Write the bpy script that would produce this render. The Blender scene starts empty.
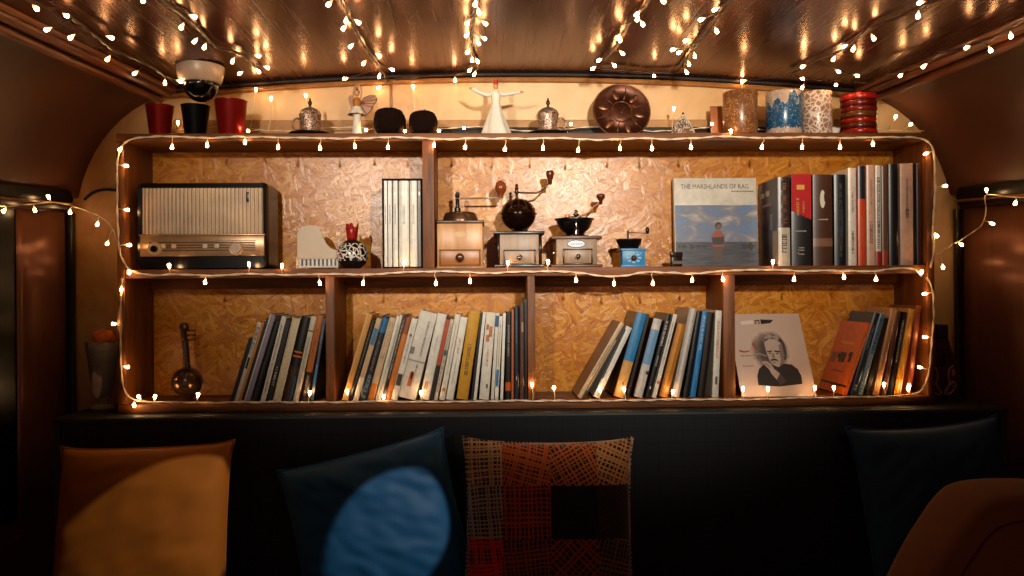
import bpy, bmesh, math, random
from mathutils import Vector, Matrix, noise
random.seed(7)
SC = bpy.context.scene
COL = SC.collection
PI = math.pi
# ------------------------------------------------------------------ camera
CAM = Vector((0.0, -2.08, 1.2)); FPX = 800.0
YAW = math.radians(1.6); ROLL = math.radians(0.39)
_f = Vector((math.sin(YAW), math.cos(YAW), 0)); _r0 = Vector((math.cos(YAW), -math.sin(YAW), 0)); _u0 = Vector((0, 0, 1))
CR = _r0 * math.cos(ROLL) - _u0 * math.sin(ROLL)
CU = _r0 * math.sin(ROLL) + _u0 * math.cos(ROLL)
def ray(px, py):
    return _f + CR * ((px - 512) / FPX) - CU * ((py - 288) / FPX)
def P(px, py, y):
    """world point seen at a place of the photo, on the upright plane y"""
    d = ray(px, py)
    return CAM + d * ((y - CAM.y) / d.y)
def U(y): return (y - CAM.y) / FPX
cam = bpy.data.cameras.new('camera'); camo = bpy.data.objects.new('camera', cam); COL.objects.link(camo)
camo.matrix_world = Matrix(((CR.x, CU.x, -_f.x, CAM.x), (CR.y, CU.y, -_f.y, CAM.y), (CR.z, CU.z, -_f.z, CAM.z), (0, 0, 0, 1)))
cam.sensor_width = 36; cam.lens = 36 * FPX / 1024; cam.clip_start = 0.02
SC.camera = camo
SC.view_settings.view_transform = 'Standard'; SC.view_settings.look = 'None'
SC.view_settings.gamma = 1; SC.view_settings.exposure = 0; SC.view_settings.use_curve_mapping = False
SC.cycles.use_denoising = True
SC.cycles.max_bounces = 8
SC.cycles.sample_clamp_indirect = 4
SC.cycles.caustics_reflective = False; SC.cycles.caustics_refractive = False
# ------------------------------------------------------------------ materials
def lin(c):
    if isinstance(c, str):
        c = [int(c[i:i + 2], 16) / 255 for i in (0, 2, 4)]
        c = [x / 12.92 if x <= .04045 else ((x + .055) / 1.055) ** 2.4 for x in c]
    return (c[0], c[1], c[2], 1)
class NT:
    def __init__(s, name):
        s.m = bpy.data.materials.new(name); s.m.use_nodes = True
        s.t = s.m.node_tree; s.n = s.t.nodes; s.l = s.t.links
        s.b = s.n['Principled BSDF']
    def add(s, typ, **kw):
        x = s.n.new(typ)
        for k, v in kw.items(): setattr(x, k, v)
        return x
    def put(s, sock, v):
        if hasattr(v, 'is_linked') or isinstance(v, bpy.types.NodeSocket): s.l.new(v, sock)
        elif isinstance(v, str) or (isinstance(v, tuple) and sock.type == 'RGBA'): sock.default_value = lin(v)
        else: sock.default_value = v
    def coord(s, which='Object'): return s.add('ShaderNodeTexCoord').outputs[which]
    def map(s, v, scale=(1, 1, 1), rot=(0, 0, 0), loc=(0, 0, 0)):
        m = s.add('ShaderNodeMapping'); s.l.new(v, m.inputs[0])
        m.inputs['Scale'].default_value = scale; m.inputs['Rotation'].default_value = rot; m.inputs['Location'].default_value = loc
        return m.outputs[0]
    def noise(s, v, scale, detail=3, rough=.55, dist=0):
        x = s.add('ShaderNodeTexNoise'); s.l.new(v, x.inputs['Vector'])
        x.inputs['Scale'].default_value = scale; x.inputs['Detail'].default_value = detail
        x.inputs['Roughness'].default_value = rough; x.inputs['Distortion'].default_value = dist
        return x
    def vor(s, v, scale, feature='F1'):
        x = s.add('ShaderNodeTexVoronoi', feature=feature); s.l.new(v, x.inputs['Vector']); x.inputs['Scale'].default_value = scale
        return x
    def ramp(s, fac, stops, interp='LINEAR'):
        x = s.add('ShaderNodeValToRGB'); x.color_ramp.interpolation = interp
        e = x.color_ramp.elements
        while len(e) < len(stops): e.new(.5)
        for a, (p, c) in zip(e, stops): a.position = p; a.color = lin(c) if not isinstance(c, (int, float)) else (c, c, c, 1)
        s.l.new(fac, x.inputs[0]); return x.outputs[0]
    def mix(s, fac, a, b, blend='MIX'):
        x = s.add('ShaderNodeMix', data_type='RGBA', blend_type=blend)
        s.put(x.inputs[0], fac); s.put(x.inputs[6], a); s.put(x.inputs[7], b)
        return x.outputs[2]
    def math(s, op, a, b=0.0, clamp=False):
        x = s.add('ShaderNodeMath', operation=op, use_clamp=clamp); s.put(x.inputs[0], a); s.put(x.inputs[1], b); return x.outputs[0]
    def bump(s, h, strength=.3, dist=.002):
        x = s.add('ShaderNodeBump'); x.inputs['Strength'].default_value = strength; x.inputs['Distance'].default_value = dist
        s.l.new(h, x.inputs['Height']); s.l.new(x.outputs[0], s.b.inputs['Normal'])
    def fin(s, color=None, rough=None, metal=None, **kw):
        if color is not None: s.put(s.b.inputs['Base Color'], color)
        if rough is not None: s.put(s.b.inputs['Roughness'], rough)
        if metal is not None: s.put(s.b.inputs['Metallic'], metal)
        for k, v in kw.items(): s.put(s.b.inputs[k.replace('_', ' ')], v)
        return s.m
def rgb(c): return tuple(lin(c)[:3])
def dark(c, k): r = rgb(c); return (r[0] * k, r[1] * k, r[2] * k)
_cache = {}
def pm(color, rough=.5, metal=0.0, var=.25, scale=40, bump=0.0, name=None, **kw):
    """plain procedural surface: colour with a little uneven tone"""
    key = (color, rough, metal, var, scale, bump, tuple(kw.items()))
    if key in _cache: return _cache[key]
    s = NT(name or 'surface_' + str(len(_cache)))
    n = s.noise(s.coord(), scale, 4)
    c = s.ramp(n.outputs['Fac'], [(.25, dark(color, 1 - var)), (.75, dark(color, 1 + var * .4))])
    if bump: s.bump(n.outputs['Fac'], bump)
    _cache[key] = s.fin(c, rough, metal, **kw); return _cache[key]
def wood(c1, c2, axis=0, scale=1.0, rough=.5, name='wood'):
    key = ('wood', c1, c2, axis, scale, rough)
    if key in _cache: return _cache[key]
    s = NT(name); sc = [28 * scale] * 3; sc[axis] = 2.2 * scale
    v = s.map(s.coord(), tuple(sc))
    n = s.noise(v, 1.6, 5, .6, .6); n2 = s.noise(v, 6, 3)
    k = s.math('ADD', s.math('MULTIPLY', n.outputs['Fac'], .7), s.math('MULTIPLY', n2.outputs['Fac'], .3))
    s.bump(k, .25)
    _cache[key] = s.fin(s.ramp(k, [(.32, c1), (.5, [(a + b) / 2 for a, b in zip(rgb(c1), rgb(c2))]), (.68, c2)]), rough); return _cache[key]
def emit(name, color, strength):
    s = NT(name); return s.fin(color, .4, Emission_Color=lin(color), Emission_Strength=strength)
# ------------------------------------------------------------------ mesh builder
class MB:
    def __init__(s): s.v = []; s.f = []; s.m = []; s.uv = None
    def add(s, vs, fs, mi=0):
        b = len(s.v); s.v += [tuple(v) for v in vs]; s.f += [tuple(b + i for i in f) for f in fs]; s.m += [mi] * len(fs); return s
    def box(s, x0, x1, y0, y1, z0, z1, bev=0.0, mi=0, M=None, seg=2):
        if bev <= 0:
            vs = [(x0, y0, z0), (x1, y0, z0), (x1, y1, z0), (x0, y1, z0), (x0, y0, z1), (x1, y0, z1), (x1, y1, z1), (x0, y1, z1)]
            fs = [(3, 2, 1, 0), (4, 5, 6, 7), (0, 1, 5, 4), (1, 2, 6, 5), (2, 3, 7, 6), (3, 0, 4, 7)]
        else:
            bm = bmesh.new(); bmesh.ops.create_cube(bm, size=1)
            for v in bm.verts: v.co = Vector((x0 + (v.co.x + .5) * (x1 - x0), y0 + (v.co.y + .5) * (y1 - y0), z0 + (v.co.z + .5) * (z1 - z0)))
            bmesh.ops.bevel(bm, geom=bm.edges[:], offset=min(bev, .49 * min(x1 - x0, y1 - y0, z1 - z0)), segments=seg, profile=.5, affect='EDGES')
            bm.verts.index_update(); vs = [v.co.copy() for v in bm.verts]; fs = [tuple(v.index for v in f.verts) for f in bm.faces]; bm.free()
        if M: vs = [M @ Vector(v) for v in vs]
        return s.add(vs, fs, mi)
    def lathe(s, prof, seg=28, c=(0, 0, 0), mi=0, M=None, warp=None, cap=True):
        """prof: (radius, z) from bottom to top"""
        vs = []; n = len(prof)
        for r, z in prof:
            for k in range(seg):
                a = 2 * PI * k / seg; rr = r * (warp(a, z, r) if warp else 1)
                vs.append(Vector((c[0] + rr * math.cos(a), c[1] + rr * math.sin(a), c[2] + z)))
        fs = [(i * seg + k, i * seg + (k + 1) % seg, (i + 1) * seg + (k + 1) % seg, (i + 1) * seg + k) for i in range(n - 1) for k in range(seg)]
        if cap: fs += [tuple(range(seg - 1, -1, -1)), tuple((n - 1) * seg + k for k in range(seg))]
        if M: vs = [M @ v for v in vs]
        return s.add(vs, fs, mi)
    def tube(s, pts, r, seg=8, mi=0, closed=False, cap=True):
        pts = [Vector(p) for p in pts]; n = len(pts); rs = r if isinstance(r, (list, tuple)) else [r] * n
        vs = []; prev = None
        for i, p in enumerate(pts):
            if closed: d = pts[(i + 1) % n] - pts[i - 1]
            else: d = pts[min(i + 1, n - 1)] - pts[max(i - 1, 0)]
            if d.length < 1e-9: d = Vector((0, 0, 1))
            d.normalize()
            if prev is None: a = d.orthogonal().normalized()
            else:
                a = prev - d * prev.dot(d)
                a = a.normalized() if a.length > 1e-6 else d.orthogonal().normalized()
            prev = a; b = d.cross(a)
            for k in range(seg):
                t = 2 * PI * k / seg; vs.append(p + (a * math.cos(t) + b * math.sin(t)) * rs[i])
        m = n if closed else n - 1
        fs = [(i * seg + k, i * seg + (k + 1) % seg, ((i + 1) % n) * seg + (k + 1) % seg, ((i + 1) % n) * seg + k) for i in range(m) for k in range(seg)]
        if not closed and cap: fs += [tuple(range(seg - 1, -1, -1)), tuple((n - 1) * seg + k for k in range(seg))]
        return s.add(vs, fs, mi)
    def prism(s, poly, y0, y1, mi=0, M=None):
        """poly: (x, z) counter-clockwise seen from -y; extruded along y"""
        n = len(poly); vs = [Vector((x, y0, z)) for x, z in poly] + [Vector((x, y1, z)) for x, z in poly]
        fs = [tuple(range(n)), tuple(range(2 * n - 1, n - 1, -1))] + [(i, n + i, n + (i + 1) % n, (i + 1) % n) for i in range(n)]
        if M: vs = [M @ v for v in vs]
        return s.add(vs, fs, mi)
    def prismz(s, poly, z0, z1, mi=0, M=None):
        n = len(poly); vs = [Vector((x, y, z0)) for x, y in poly] + [Vector((x, y, z1)) for x, y in poly]
        fs = [tuple(range(n - 1, -1, -1)), tuple(range(n, 2 * n))] + [(i, (i + 1) % n, n + (i + 1) % n, n + i) for i in range(n)]
        if M: vs = [M @ v for v in vs]
        return s.add(vs, fs, mi)
    def ball(s, c, r, seg=20, rings=12, mi=0, fn=None, M=None):
        rx, ry, rz = (r, r, r) if not isinstance(r, (tuple, list)) else r
        vs = [Vector((0, 0, -1))]; 
        for i in range(1, rings):
            t = PI * i / rings
            vs += [Vector((math.sin(t) * math.cos(2 * PI * k / seg), math.sin(t) * math.sin(2 * PI * k / seg), -math.cos(t))) for k in range(seg)]
        vs.append(Vector((0, 0, 1)))
        fs = [(0, 1 + (k + 1) % seg, 1 + k) for k in range(seg)]
        for i in range(rings - 2):
            a = 1 + i * seg; fs += [(a + k, a + (k + 1) % seg, a + seg + (k + 1) % seg, a + seg + k) for k in range(seg)]
        a = 1 + (rings - 2) * seg; fs += [(a + k, a + (k + 1) % seg, len(vs) - 1) for k in range(seg)]
        out = []
        for v in vs:
            k = fn(v) if fn else 1
            w = Vector((v.x * rx * k, v.y * ry * k, v.z * rz * k)) + Vector(c)
            out.append(M @ w if M else w)
        return s.add(out, fs, mi)
    def mesh(s, name, mats, smooth=False):
        me = bpy.data.meshes.new(name); me.from_pydata(s.v, [], s.f)
        for m in (mats if isinstance(mats, (list, tuple)) else [mats]): me.materials.append(m)
        if len(me.materials) > 1: me.polygons.foreach_set('material_index', s.m)
        bm = bmesh.new(); bm.from_mesh(me); bmesh.ops.recalc_face_normals(bm, faces=bm.faces[:]); bm.to_mesh(me); bm.free()
        if smooth:
            me.polygons.foreach_set('use_smooth', [True] * len(me.polygons))
            if smooth is not True: me.set_sharp_from_angle(angle=math.radians(smooth))
        me.update(); return me
    def build(s, name, mats, parent=None, smooth=35, label=None):
        o = bpy.data.objects.new(name, s.mesh(name, mats, smooth)); COL.objects.link(o)
        if parent is not None: o.parent = parent
        if label: o['label'] = label
        return o
def tag(o, label, cat, group=None):
    o['label'] = label; o['category'] = cat
    if group: o['group'] = group
    return o
def thing(name, label, cat, loc=(0, 0, 0), rot=(0, 0, 0), group=None):
    o = bpy.data.objects.new(name, None); COL.objects.link(o); o.empty_display_size = .02
    o.location = loc; o.rotation_euler = rot
    return tag(o, label, cat, group)
def struct(o): o['kind'] = 'structure'; return o
def smoothpath(pts, step):
    pts = [Vector(p) for p in pts]; out = []
    if len(pts) == 2: pts = [pts[0], pts[0].lerp(pts[1], .5), pts[1]]
    for i in range(len(pts) - 1):
        p0 = pts[max(i - 1, 0)]; p1 = pts[i]; p2 = pts[i + 1]; p3 = pts[min(i + 2, len(pts) - 1)]
        n = max(1, int((p2 - p1).length / step))
        for k in range(n):
            t = k / n
            out.append(.5 * ((2 * p1) + (p2 - p0) * t + (2 * p0 - 5 * p1 + 4 * p2 - p3) * t * t + (3 * p1 - p0 - 3 * p2 + p3) * t ** 3))
    out.append(pts[-1]); return out
def text_mesh(txt, size, depth=.0002, align='LEFT'):
    c = bpy.data.curves.new('lettering', 'FONT'); c.body = txt; c.size = size; c.extrude = depth; c.align_x = align; c.resolution_u = 2
    o = bpy.data.objects.new('lettering_source', c); COL.objects.link(o)
    bpy.context.view_layer.update()
    me = bpy.data.meshes.new_from_object(o.evaluated_get(bpy.context.evaluated_depsgraph_get()))
    bpy.data.objects.remove(o); bpy.data.curves.remove(c)
    return me
def text(name, txt, size, mat, parent, loc, rot=(PI / 2, 0, 0), align='LEFT', sx=1.0):
    me = text_mesh(txt, size, align=align); me.materials.clear(); me.materials.append(mat)
    o = bpy.data.objects.new(name, me); COL.objects.link(o); o.parent = parent; o.location = loc; o.rotation_euler = rot; o.scale.x = sx
    return o
# ------------------------------------------------------------------ surfaces of the place
def osb():
    s = NT('oriented_strand_board'); co = s.coord()
    base0 = s.map(co, (1, 1, 1), (PI / 2, 0, 0))
    wob = s.noise(base0, 9, 3)
    d = s.add('ShaderNodeVectorMath', operation='MULTIPLY_ADD'); s.l.new(wob.outputs['Color'], d.inputs[0]); d.inputs[1].default_value = (.03, .03, 0); s.l.new(base0, d.inputs[2])
    base = d.outputs[0]
    H = T = Fb = E = None
    for i, ang in enumerate((.15, 2.75, .8, 1.75, 2.2, .45)):
        rb_ = s.map(base, (1, 1, 1), (0, 0, ang), (i * .313, i * .177, i * 2.2)); v = s.map(rb_, (17 + i, 88 + 7 * i, 0))
        vo = s.vor(v, 1.0); vo.inputs['Randomness'].default_value = .9
        sp = s.add('ShaderNodeSeparateColor'); s.l.new(vo.outputs['Color'], sp.inputs[0])
        fib = s.noise(s.map(rb_, (14, 330, 0)), 1.0, 3, .6, .1).outputs['Fac']
        h, t, e = sp.outputs[0], sp.outputs[1], vo.outputs['Distance']
        if H is None: H, T, Fb, E = h, t, fib, e
        else:
            k = s.math('GREATER_THAN', h, H)
            def pick(a_, b_):
                x = s.add('ShaderNodeMix', data_type='FLOAT'); s.l.new(k, x.inputs[0]); s.l.new(a_, x.inputs[2]); s.l.new(b_, x.inputs[3]); return x.outputs[0]
            T, Fb, E = pick(T, t), pick(Fb, fib), pick(E, e)
            H = s.math('MAXIMUM', H, h)
    tone = s.math('ADD', s.math('MULTIPLY', T, .4), s.math('MULTIPLY', Fb, .6))
    c = s.ramp(tone, [(.16, '80420a'), (.36, 'ae660f'), (.56, 'c07c1e'), (.84, 'd6a042')])
    big = s.noise(base0, 4, 3)
    c = s.mix(s.ramp(big.outputs['Fac'], [(.35, 0.0), (.7, .4)]), c, 'a65e0c')
    c = s.mix(s.ramp(E, [(.6, 0.0), (.95, .5)]), c, '6e3a0c')
    fl = s.noise(s.map(base, (1, 2.4, 1), (0, 0, .6)), 17, 2, .5, .8)
    c = s.mix(s.ramp(fl.outputs['Fac'], [(.745, 0.0), (.77, .9)]), c, '3a1a08')
    hh = s.math('ADD', s.math('MULTIPLY', H, 1.0), s.math('MULTIPLY', Fb, .55))
    s.bump(hh, .36, .003)
    return s.fin(c, .27, Specular_IOR_Level=.5)
OSB = osb()
BOARD = wood('381a06', '88490f', 0, 1.0, .58, 'shelf_board_long')
BOARDV = wood('381a06', '8e4d12', 2, 1.0, .58, 'shelf_board_upright')
BLACK = pm('0b0b0c', .55, name='black_paint')
def cream_wall():
    s = NT('cream_wall_paint'); co = s.coord()
    n = s.noise(co, 2.2, 5, .6, .4); n2 = s.noise(co, 60, 3)
    c = s.ramp(n.outputs['Fac'], [(.3, 'a86c36'), (.42, 'c89a62'), (.55, 'd2ae7c'), (.72, 'dcc29a')])
    s.bump(n2.outputs['Fac'], .08); return s.fin(c, .42)
def ceiling_mat():
    s = NT('brushed_dark_ceiling_metal'); co = s.coord()
    n = s.noise(s.map(co, (90, 2.5, 1)), 1, 4); n2 = s.noise(co, 1.7, 3)
    c = s.mix(n2.outputs['Fac'], '583024', '6e4434')
    r = s.ramp(n.outputs['Fac'], [(.3, .23), (.7, .29)])
    b = s.noise(s.map(co, (14, 1.2, 1)), 1, 2); s.bump(b.outputs['Fac'], .05, .004)
    return s.fin(c, r, .92)
CEIL = ceiling_mat()
VAULT = pm('6a3f30', .4, 0, .2, 3, name='brown_vault_paint')
def panel_mat():
    s = NT('brown_satin_blind'); co = s.coord()
    n = s.noise(s.map(co, (60, 60, 1.5)), 1, 4)
    s.bump(n.outputs['Fac'], .1)
    return s.fin(s.mix(n.outputs['Fac'], '7a4835', '8e5c46'), .3, .35)
BLIND = panel_mat()
RAIL = pm('120b08', .28, name='dark_lacquer')
SOFA = pm('15161a', .85, 0, .3, 300, .25, name='black_upholstery')
MOULD = wood('4a2416', '8a4c2c', 1, 1.0, .32, 'moulding_wood')
# ------------------------------------------------------------------ measures of the place
XC = .09; YB = .175; YW = .19
Z_TOP = P(512, 133, 0).z; Z_TOPB = P(512, 140.5, 0).z
Z_MID = P(512, 267.5, 0).z; Z_MIDB = P(512, 276, 0).z
Z_BOT = P(512, 400.5, 0).z; Z_LEDGE = P(512, 409, 0).z
ZT = P(512, 87.5, .17).z; ARCH = .047
def interp(t, tab):
    for (a, b), (c, d) in zip(tab, tab[1:]):
        if t >= c: return b + (d - b) * (t - a) / (c - a)
    return tab[-1][1]
T_TAB = [(.19, .98), (-.2, 1.03), (-.5, 1.06), (-1.0, 1.08), (-2.6, 1.08)]
W_TAB = [(.19, 1.24), (.1, 1.31), (.0, 1.37), (-.2, 1.45), (-.6, 1.5), (-2.6, 1.5)]
YS = [.19, .14, .1, .05, 0, -.1, -.2, -.35, -.5, -.8, -1.1, -1.5, -2.0, -2.6]
ZW = 1.2 + .262
def ceil_z(x, y):
    u = (x - XC) / interp(y, T_TAB); return ZT + ARCH * (1 - min(u * u, 1.3))
def CE(px, py, off=.015):
    """point seen at a place of the photo, hanging off below the ceiling"""
    d = ray(px, py); t = 2.0
    for _ in range(12):
        q = CAM + d * t; t = (ceil_z(q.x, q.y) - off - CAM.z) / d.z if d.z > 1e-4 else 9
        if t <= 0: t = 9
    q = CAM + d * t
    return P(px, py, .165) if q.y > .165 else q
def loft(rows, mat, name):
    m = MB(); n = len(rows[0])
    vs = [v for r in rows for v in r]
    m.add(vs, [(i * n + k, i * n + k + 1, (i + 1) * n + k + 1, (i + 1) * n + k) for i in range(len(rows) - 1) for k in range(n - 1)])
    o = m.build(name, mat, smooth=50)
    md = o.modifiers.new('thickness', 'SOLIDIFY'); md.thickness = .008; md.offset = 0
    return struct(o)
# ceiling, vaulted side walls, back wall, floor
loft([[(XC + u / 10 * interp(y, T_TAB), y, ceil_z(XC + u / 10 * interp(y, T_TAB), y)) for u in range(-10, 11)] for y in YS], CEIL, 'ceiling')
for sgn, side in ((-1, 'left'), (1, 'right')):
    rows = []
    for y in YS:
        a = Vector((XC + sgn * interp(y, T_TAB), y, ZT - .003)); b = Vector((XC + sgn * interp(y, W_TAB), y, ZW))
        c = Vector((b.x - sgn * .05, y, a.z - .07))
        low = [(XC + sgn * (interp(y, W_TAB) + .03), y, z) for z in (ZW - .01, .8, 0)]
        rows.append([a * (1 - t) ** 2 + c * 2 * t * (1 - t) + b * t * t for t in [k / 10 for k in range(11)]] + [Vector(v) for v in low])
    loft(rows, VAULT, 'wall_' + side)
    m = MB()
    for dx, dz, r in ((.004, -.012, .013), (.03, -.03, .011), (-.016, -.004, .008)):
        m.tube([(XC + sgn * (interp(y, T_TAB) + dx), y, ZT + dz) for y in YS], r, 10)
    struct(m.build('trim_1' if sgn < 0 else 'trim_2', MOULD))
m = MB(); m.box(-1.7, 1.9, YW, YW + .03, 0, ZT + .2); struct(m.build('wall_back', cream_wall()))
m = MB(); m.box(-1.7, 1.9, -2.6, YW, -.03, 0); struct(m.build('floor', wood('2b170c', '4a2a16', 1, .6, .5, 'floor_boards')))
# dark gap strip where the ceiling meets the back wall, and the cream bead below it
m = MB(); m.tube([(XC + u * .98, .182, ceil_z(XC + u * .98, .19) - .006) for u in [k / 16 - 1 for k in range(33)]], .0075, 8)
struct(m.build('trim_3', pm('1d0d07', .5)))
m = MB(); m.tube([(XC + u * .975, .185, ceil_z(XC + u * .98, .19) - .021) for u in [k / 16 - 1 for k in range(33)]], .0075, 8)
struct(m.build('trim_4', pm('a06a38', .35)))
xs = P(391, 90, YW).x
m = MB(); m.box(xs - .004, xs + .004, YW - .004, YW, Z_TOP, ZT + .02, .0015); struct(m.build('trim_5', pm('8a5c33', .4)))
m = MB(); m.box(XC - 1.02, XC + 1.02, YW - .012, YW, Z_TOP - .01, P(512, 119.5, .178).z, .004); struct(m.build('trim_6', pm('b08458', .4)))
m = MB(); m.box(P(438, 130, .17).x, P(842, 130, .17).x, YW - .02, YW - .0125, Z_TOP - .004, P(640, 127, .17).z, .001); struct(m.build('shadow_gap_strip', pm('140b07', .6)))  # dark strip stands in for the shadow gap behind the ornaments
# dark ledge behind the bench
m = MB(); m.box(P(56, 405, -.05).x, P(1003, 405, -.05).x, -.05, YW, Z_LEDGE - .03, Z_LEDGE - .001, .003)
m.box(P(56, 405, -.05).x, P(1003, 405, -.05).x, -.035, YW, 0, Z_LEDGE - .03)
struct(m.build('trim_7', BLACK))
# closed blinds under dark rails at both sides
def blind(sgn, lab_r, lab_b):
    t = thing('blind_rail', lab_r, 'curtain rail', (0, 0, 0))
    ys = [.15, .1, .05, 0, -.1, -.2, -.35, -.6, -.9]
    m = MB()
    pts = [Vector((XC + sgn * (interp(y, W_TAB) - .012), y, ZW - .012)) for y in ys]
    n = len(pts); prof = [(-.012, .02), (.02, .026), (.028, 0), (.02, -.026), (-.012, -.024)]
    vs = [p + Vector((-sgn * a, 0, b)) for p in pts for a, b in prof]; k = len(prof)
    fs = [(i * k + j, i * k + (j + 1) % k, (i + 1) * k + (j + 1) % k, (i + 1) * k + j) for i in range(n - 1) for j in range(k)] + [tuple(range(k)), tuple((n - 1) * k + j for j in range(k))]
    m.add(vs, fs); m.build('valance', RAIL, t)
    m = MB(); m.tube([p + Vector((-sgn * .03, 0, -.012)) for p in pts], .0035, 6); m.build('bead', pm('7a4a2c', .3), t, label='thin brown bead along the rail')
    t2 = thing('window_blind', lab_b, 'blind', (0, 0, 0))
    ysb = [.165, .145, .12, .1, .08, .06] if sgn < 0 else [.165, .13, .1, .05, 0, -.08]
    m = MB(); vs = []; 
    for i, y in enumerate(ysb):
        x = XC + sgn * (interp(y, W_TAB) + .004 + .003 * math.sin(i * 2.2))
        for z in (ZW - .045, 1.2, 1.0, .8, .6): vs.append((x, y, z))
    fs = [(i * 5 + j, i * 5 + j + 1, (i + 1) * 5 + j + 1, (i + 1) * 5 + j) for i in range(len(ysb) - 1) for j in range(4)]
    m.add(vs, fs); o = m.build('cloth', BLIND, t2); md = o.modifiers.new('thickness', 'SOLIDIFY'); md.thickness = .004; md.offset = 0
    m = MB()
    x = XC + sgn * (interp(.172, W_TAB) - .004); m.box(x - .008, x + .008, .166, .182, .6, ZW - .045, .002); m.build('side_frame', RAIL, t2)
    if sgn < 0: m = MB(); x = XC + sgn * (interp(.035, W_TAB) - .004); m.prismz([(x + sgn * .03, .0), (x + sgn * .02, .0), (x - sgn * .012, .05), (x - sgn * .004, .058)], .6, ZW - .045); m.build('side_frame', RAIL, t2)
blind(-1, 'dark glossy rail with fairy lights above the blind by the glass vase', 'brown satin blind beside the sundae glass, dark rail above it')
blind(1, 'dark glossy rail above the blind by the carved flask', 'brown satin blind beside the scalloped flask, dark rail above it')
# ------------------------------------------------------------------ the shelf
XL = P(117, 270, 0).x; XR = P(934.5, 270, 0).x
sh = thing('wall_shelf', 'long reddish brown wooden wall shelf with particle board back full of books', 'shelf', (0, 0, 0))
TB = .0225
def board(name, x0, x1, z0, z1, mat, y0=0.0, y1=YB):
    m = MB(); m.box(x0, x1, y0, y1, z0, z1, .0015); return m.build(name, mat, sh)
board('top_board', XL, XR, Z_TOPB, Z_TOP, BOARD)
board('middle_board', XL + .02, XR - .02, Z_MIDB, Z_MID, BOARD, .001)
board('bottom_board', XL, XR, Z_LEDGE, Z_BOT, BOARD)
board('side_board', XL, XL + .02, Z_BOT, Z_TOPB, BOARDV)
board('side_board', XR - .02, XR, Z_BOT, Z_TOPB, BOARDV)
def pxx(px, py=340, y=0): return P(px, py, y).x
board('divider', pxx(422.5, 200), pxx(434, 200), Z_MID, Z_TOPB, BOARDV, .002)
for a, b in ((325.5, 334.5), (527.8, 535.3), (724, 735.5)):
    board('divider', pxx(a), pxx(b), Z_BOT, Z_MIDB, BOARDV, .002)
m = MB(); m.box(XL, XR, YB, YB + .011, Z_LEDGE, Z_TOP - .002); m.build('back_panel', OSB, sh, label='glossy particle board back')
for a, b in ((XL + .02, pxx(325.5)), (pxx(334.5), pxx(527.8)), (pxx(535.3), pxx(724)), (pxx(735.5), XR - .02)):
    board('cleat', a, b, Z_MIDB - .028, Z_MIDB, BOARD, YB - .022, YB)
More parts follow.
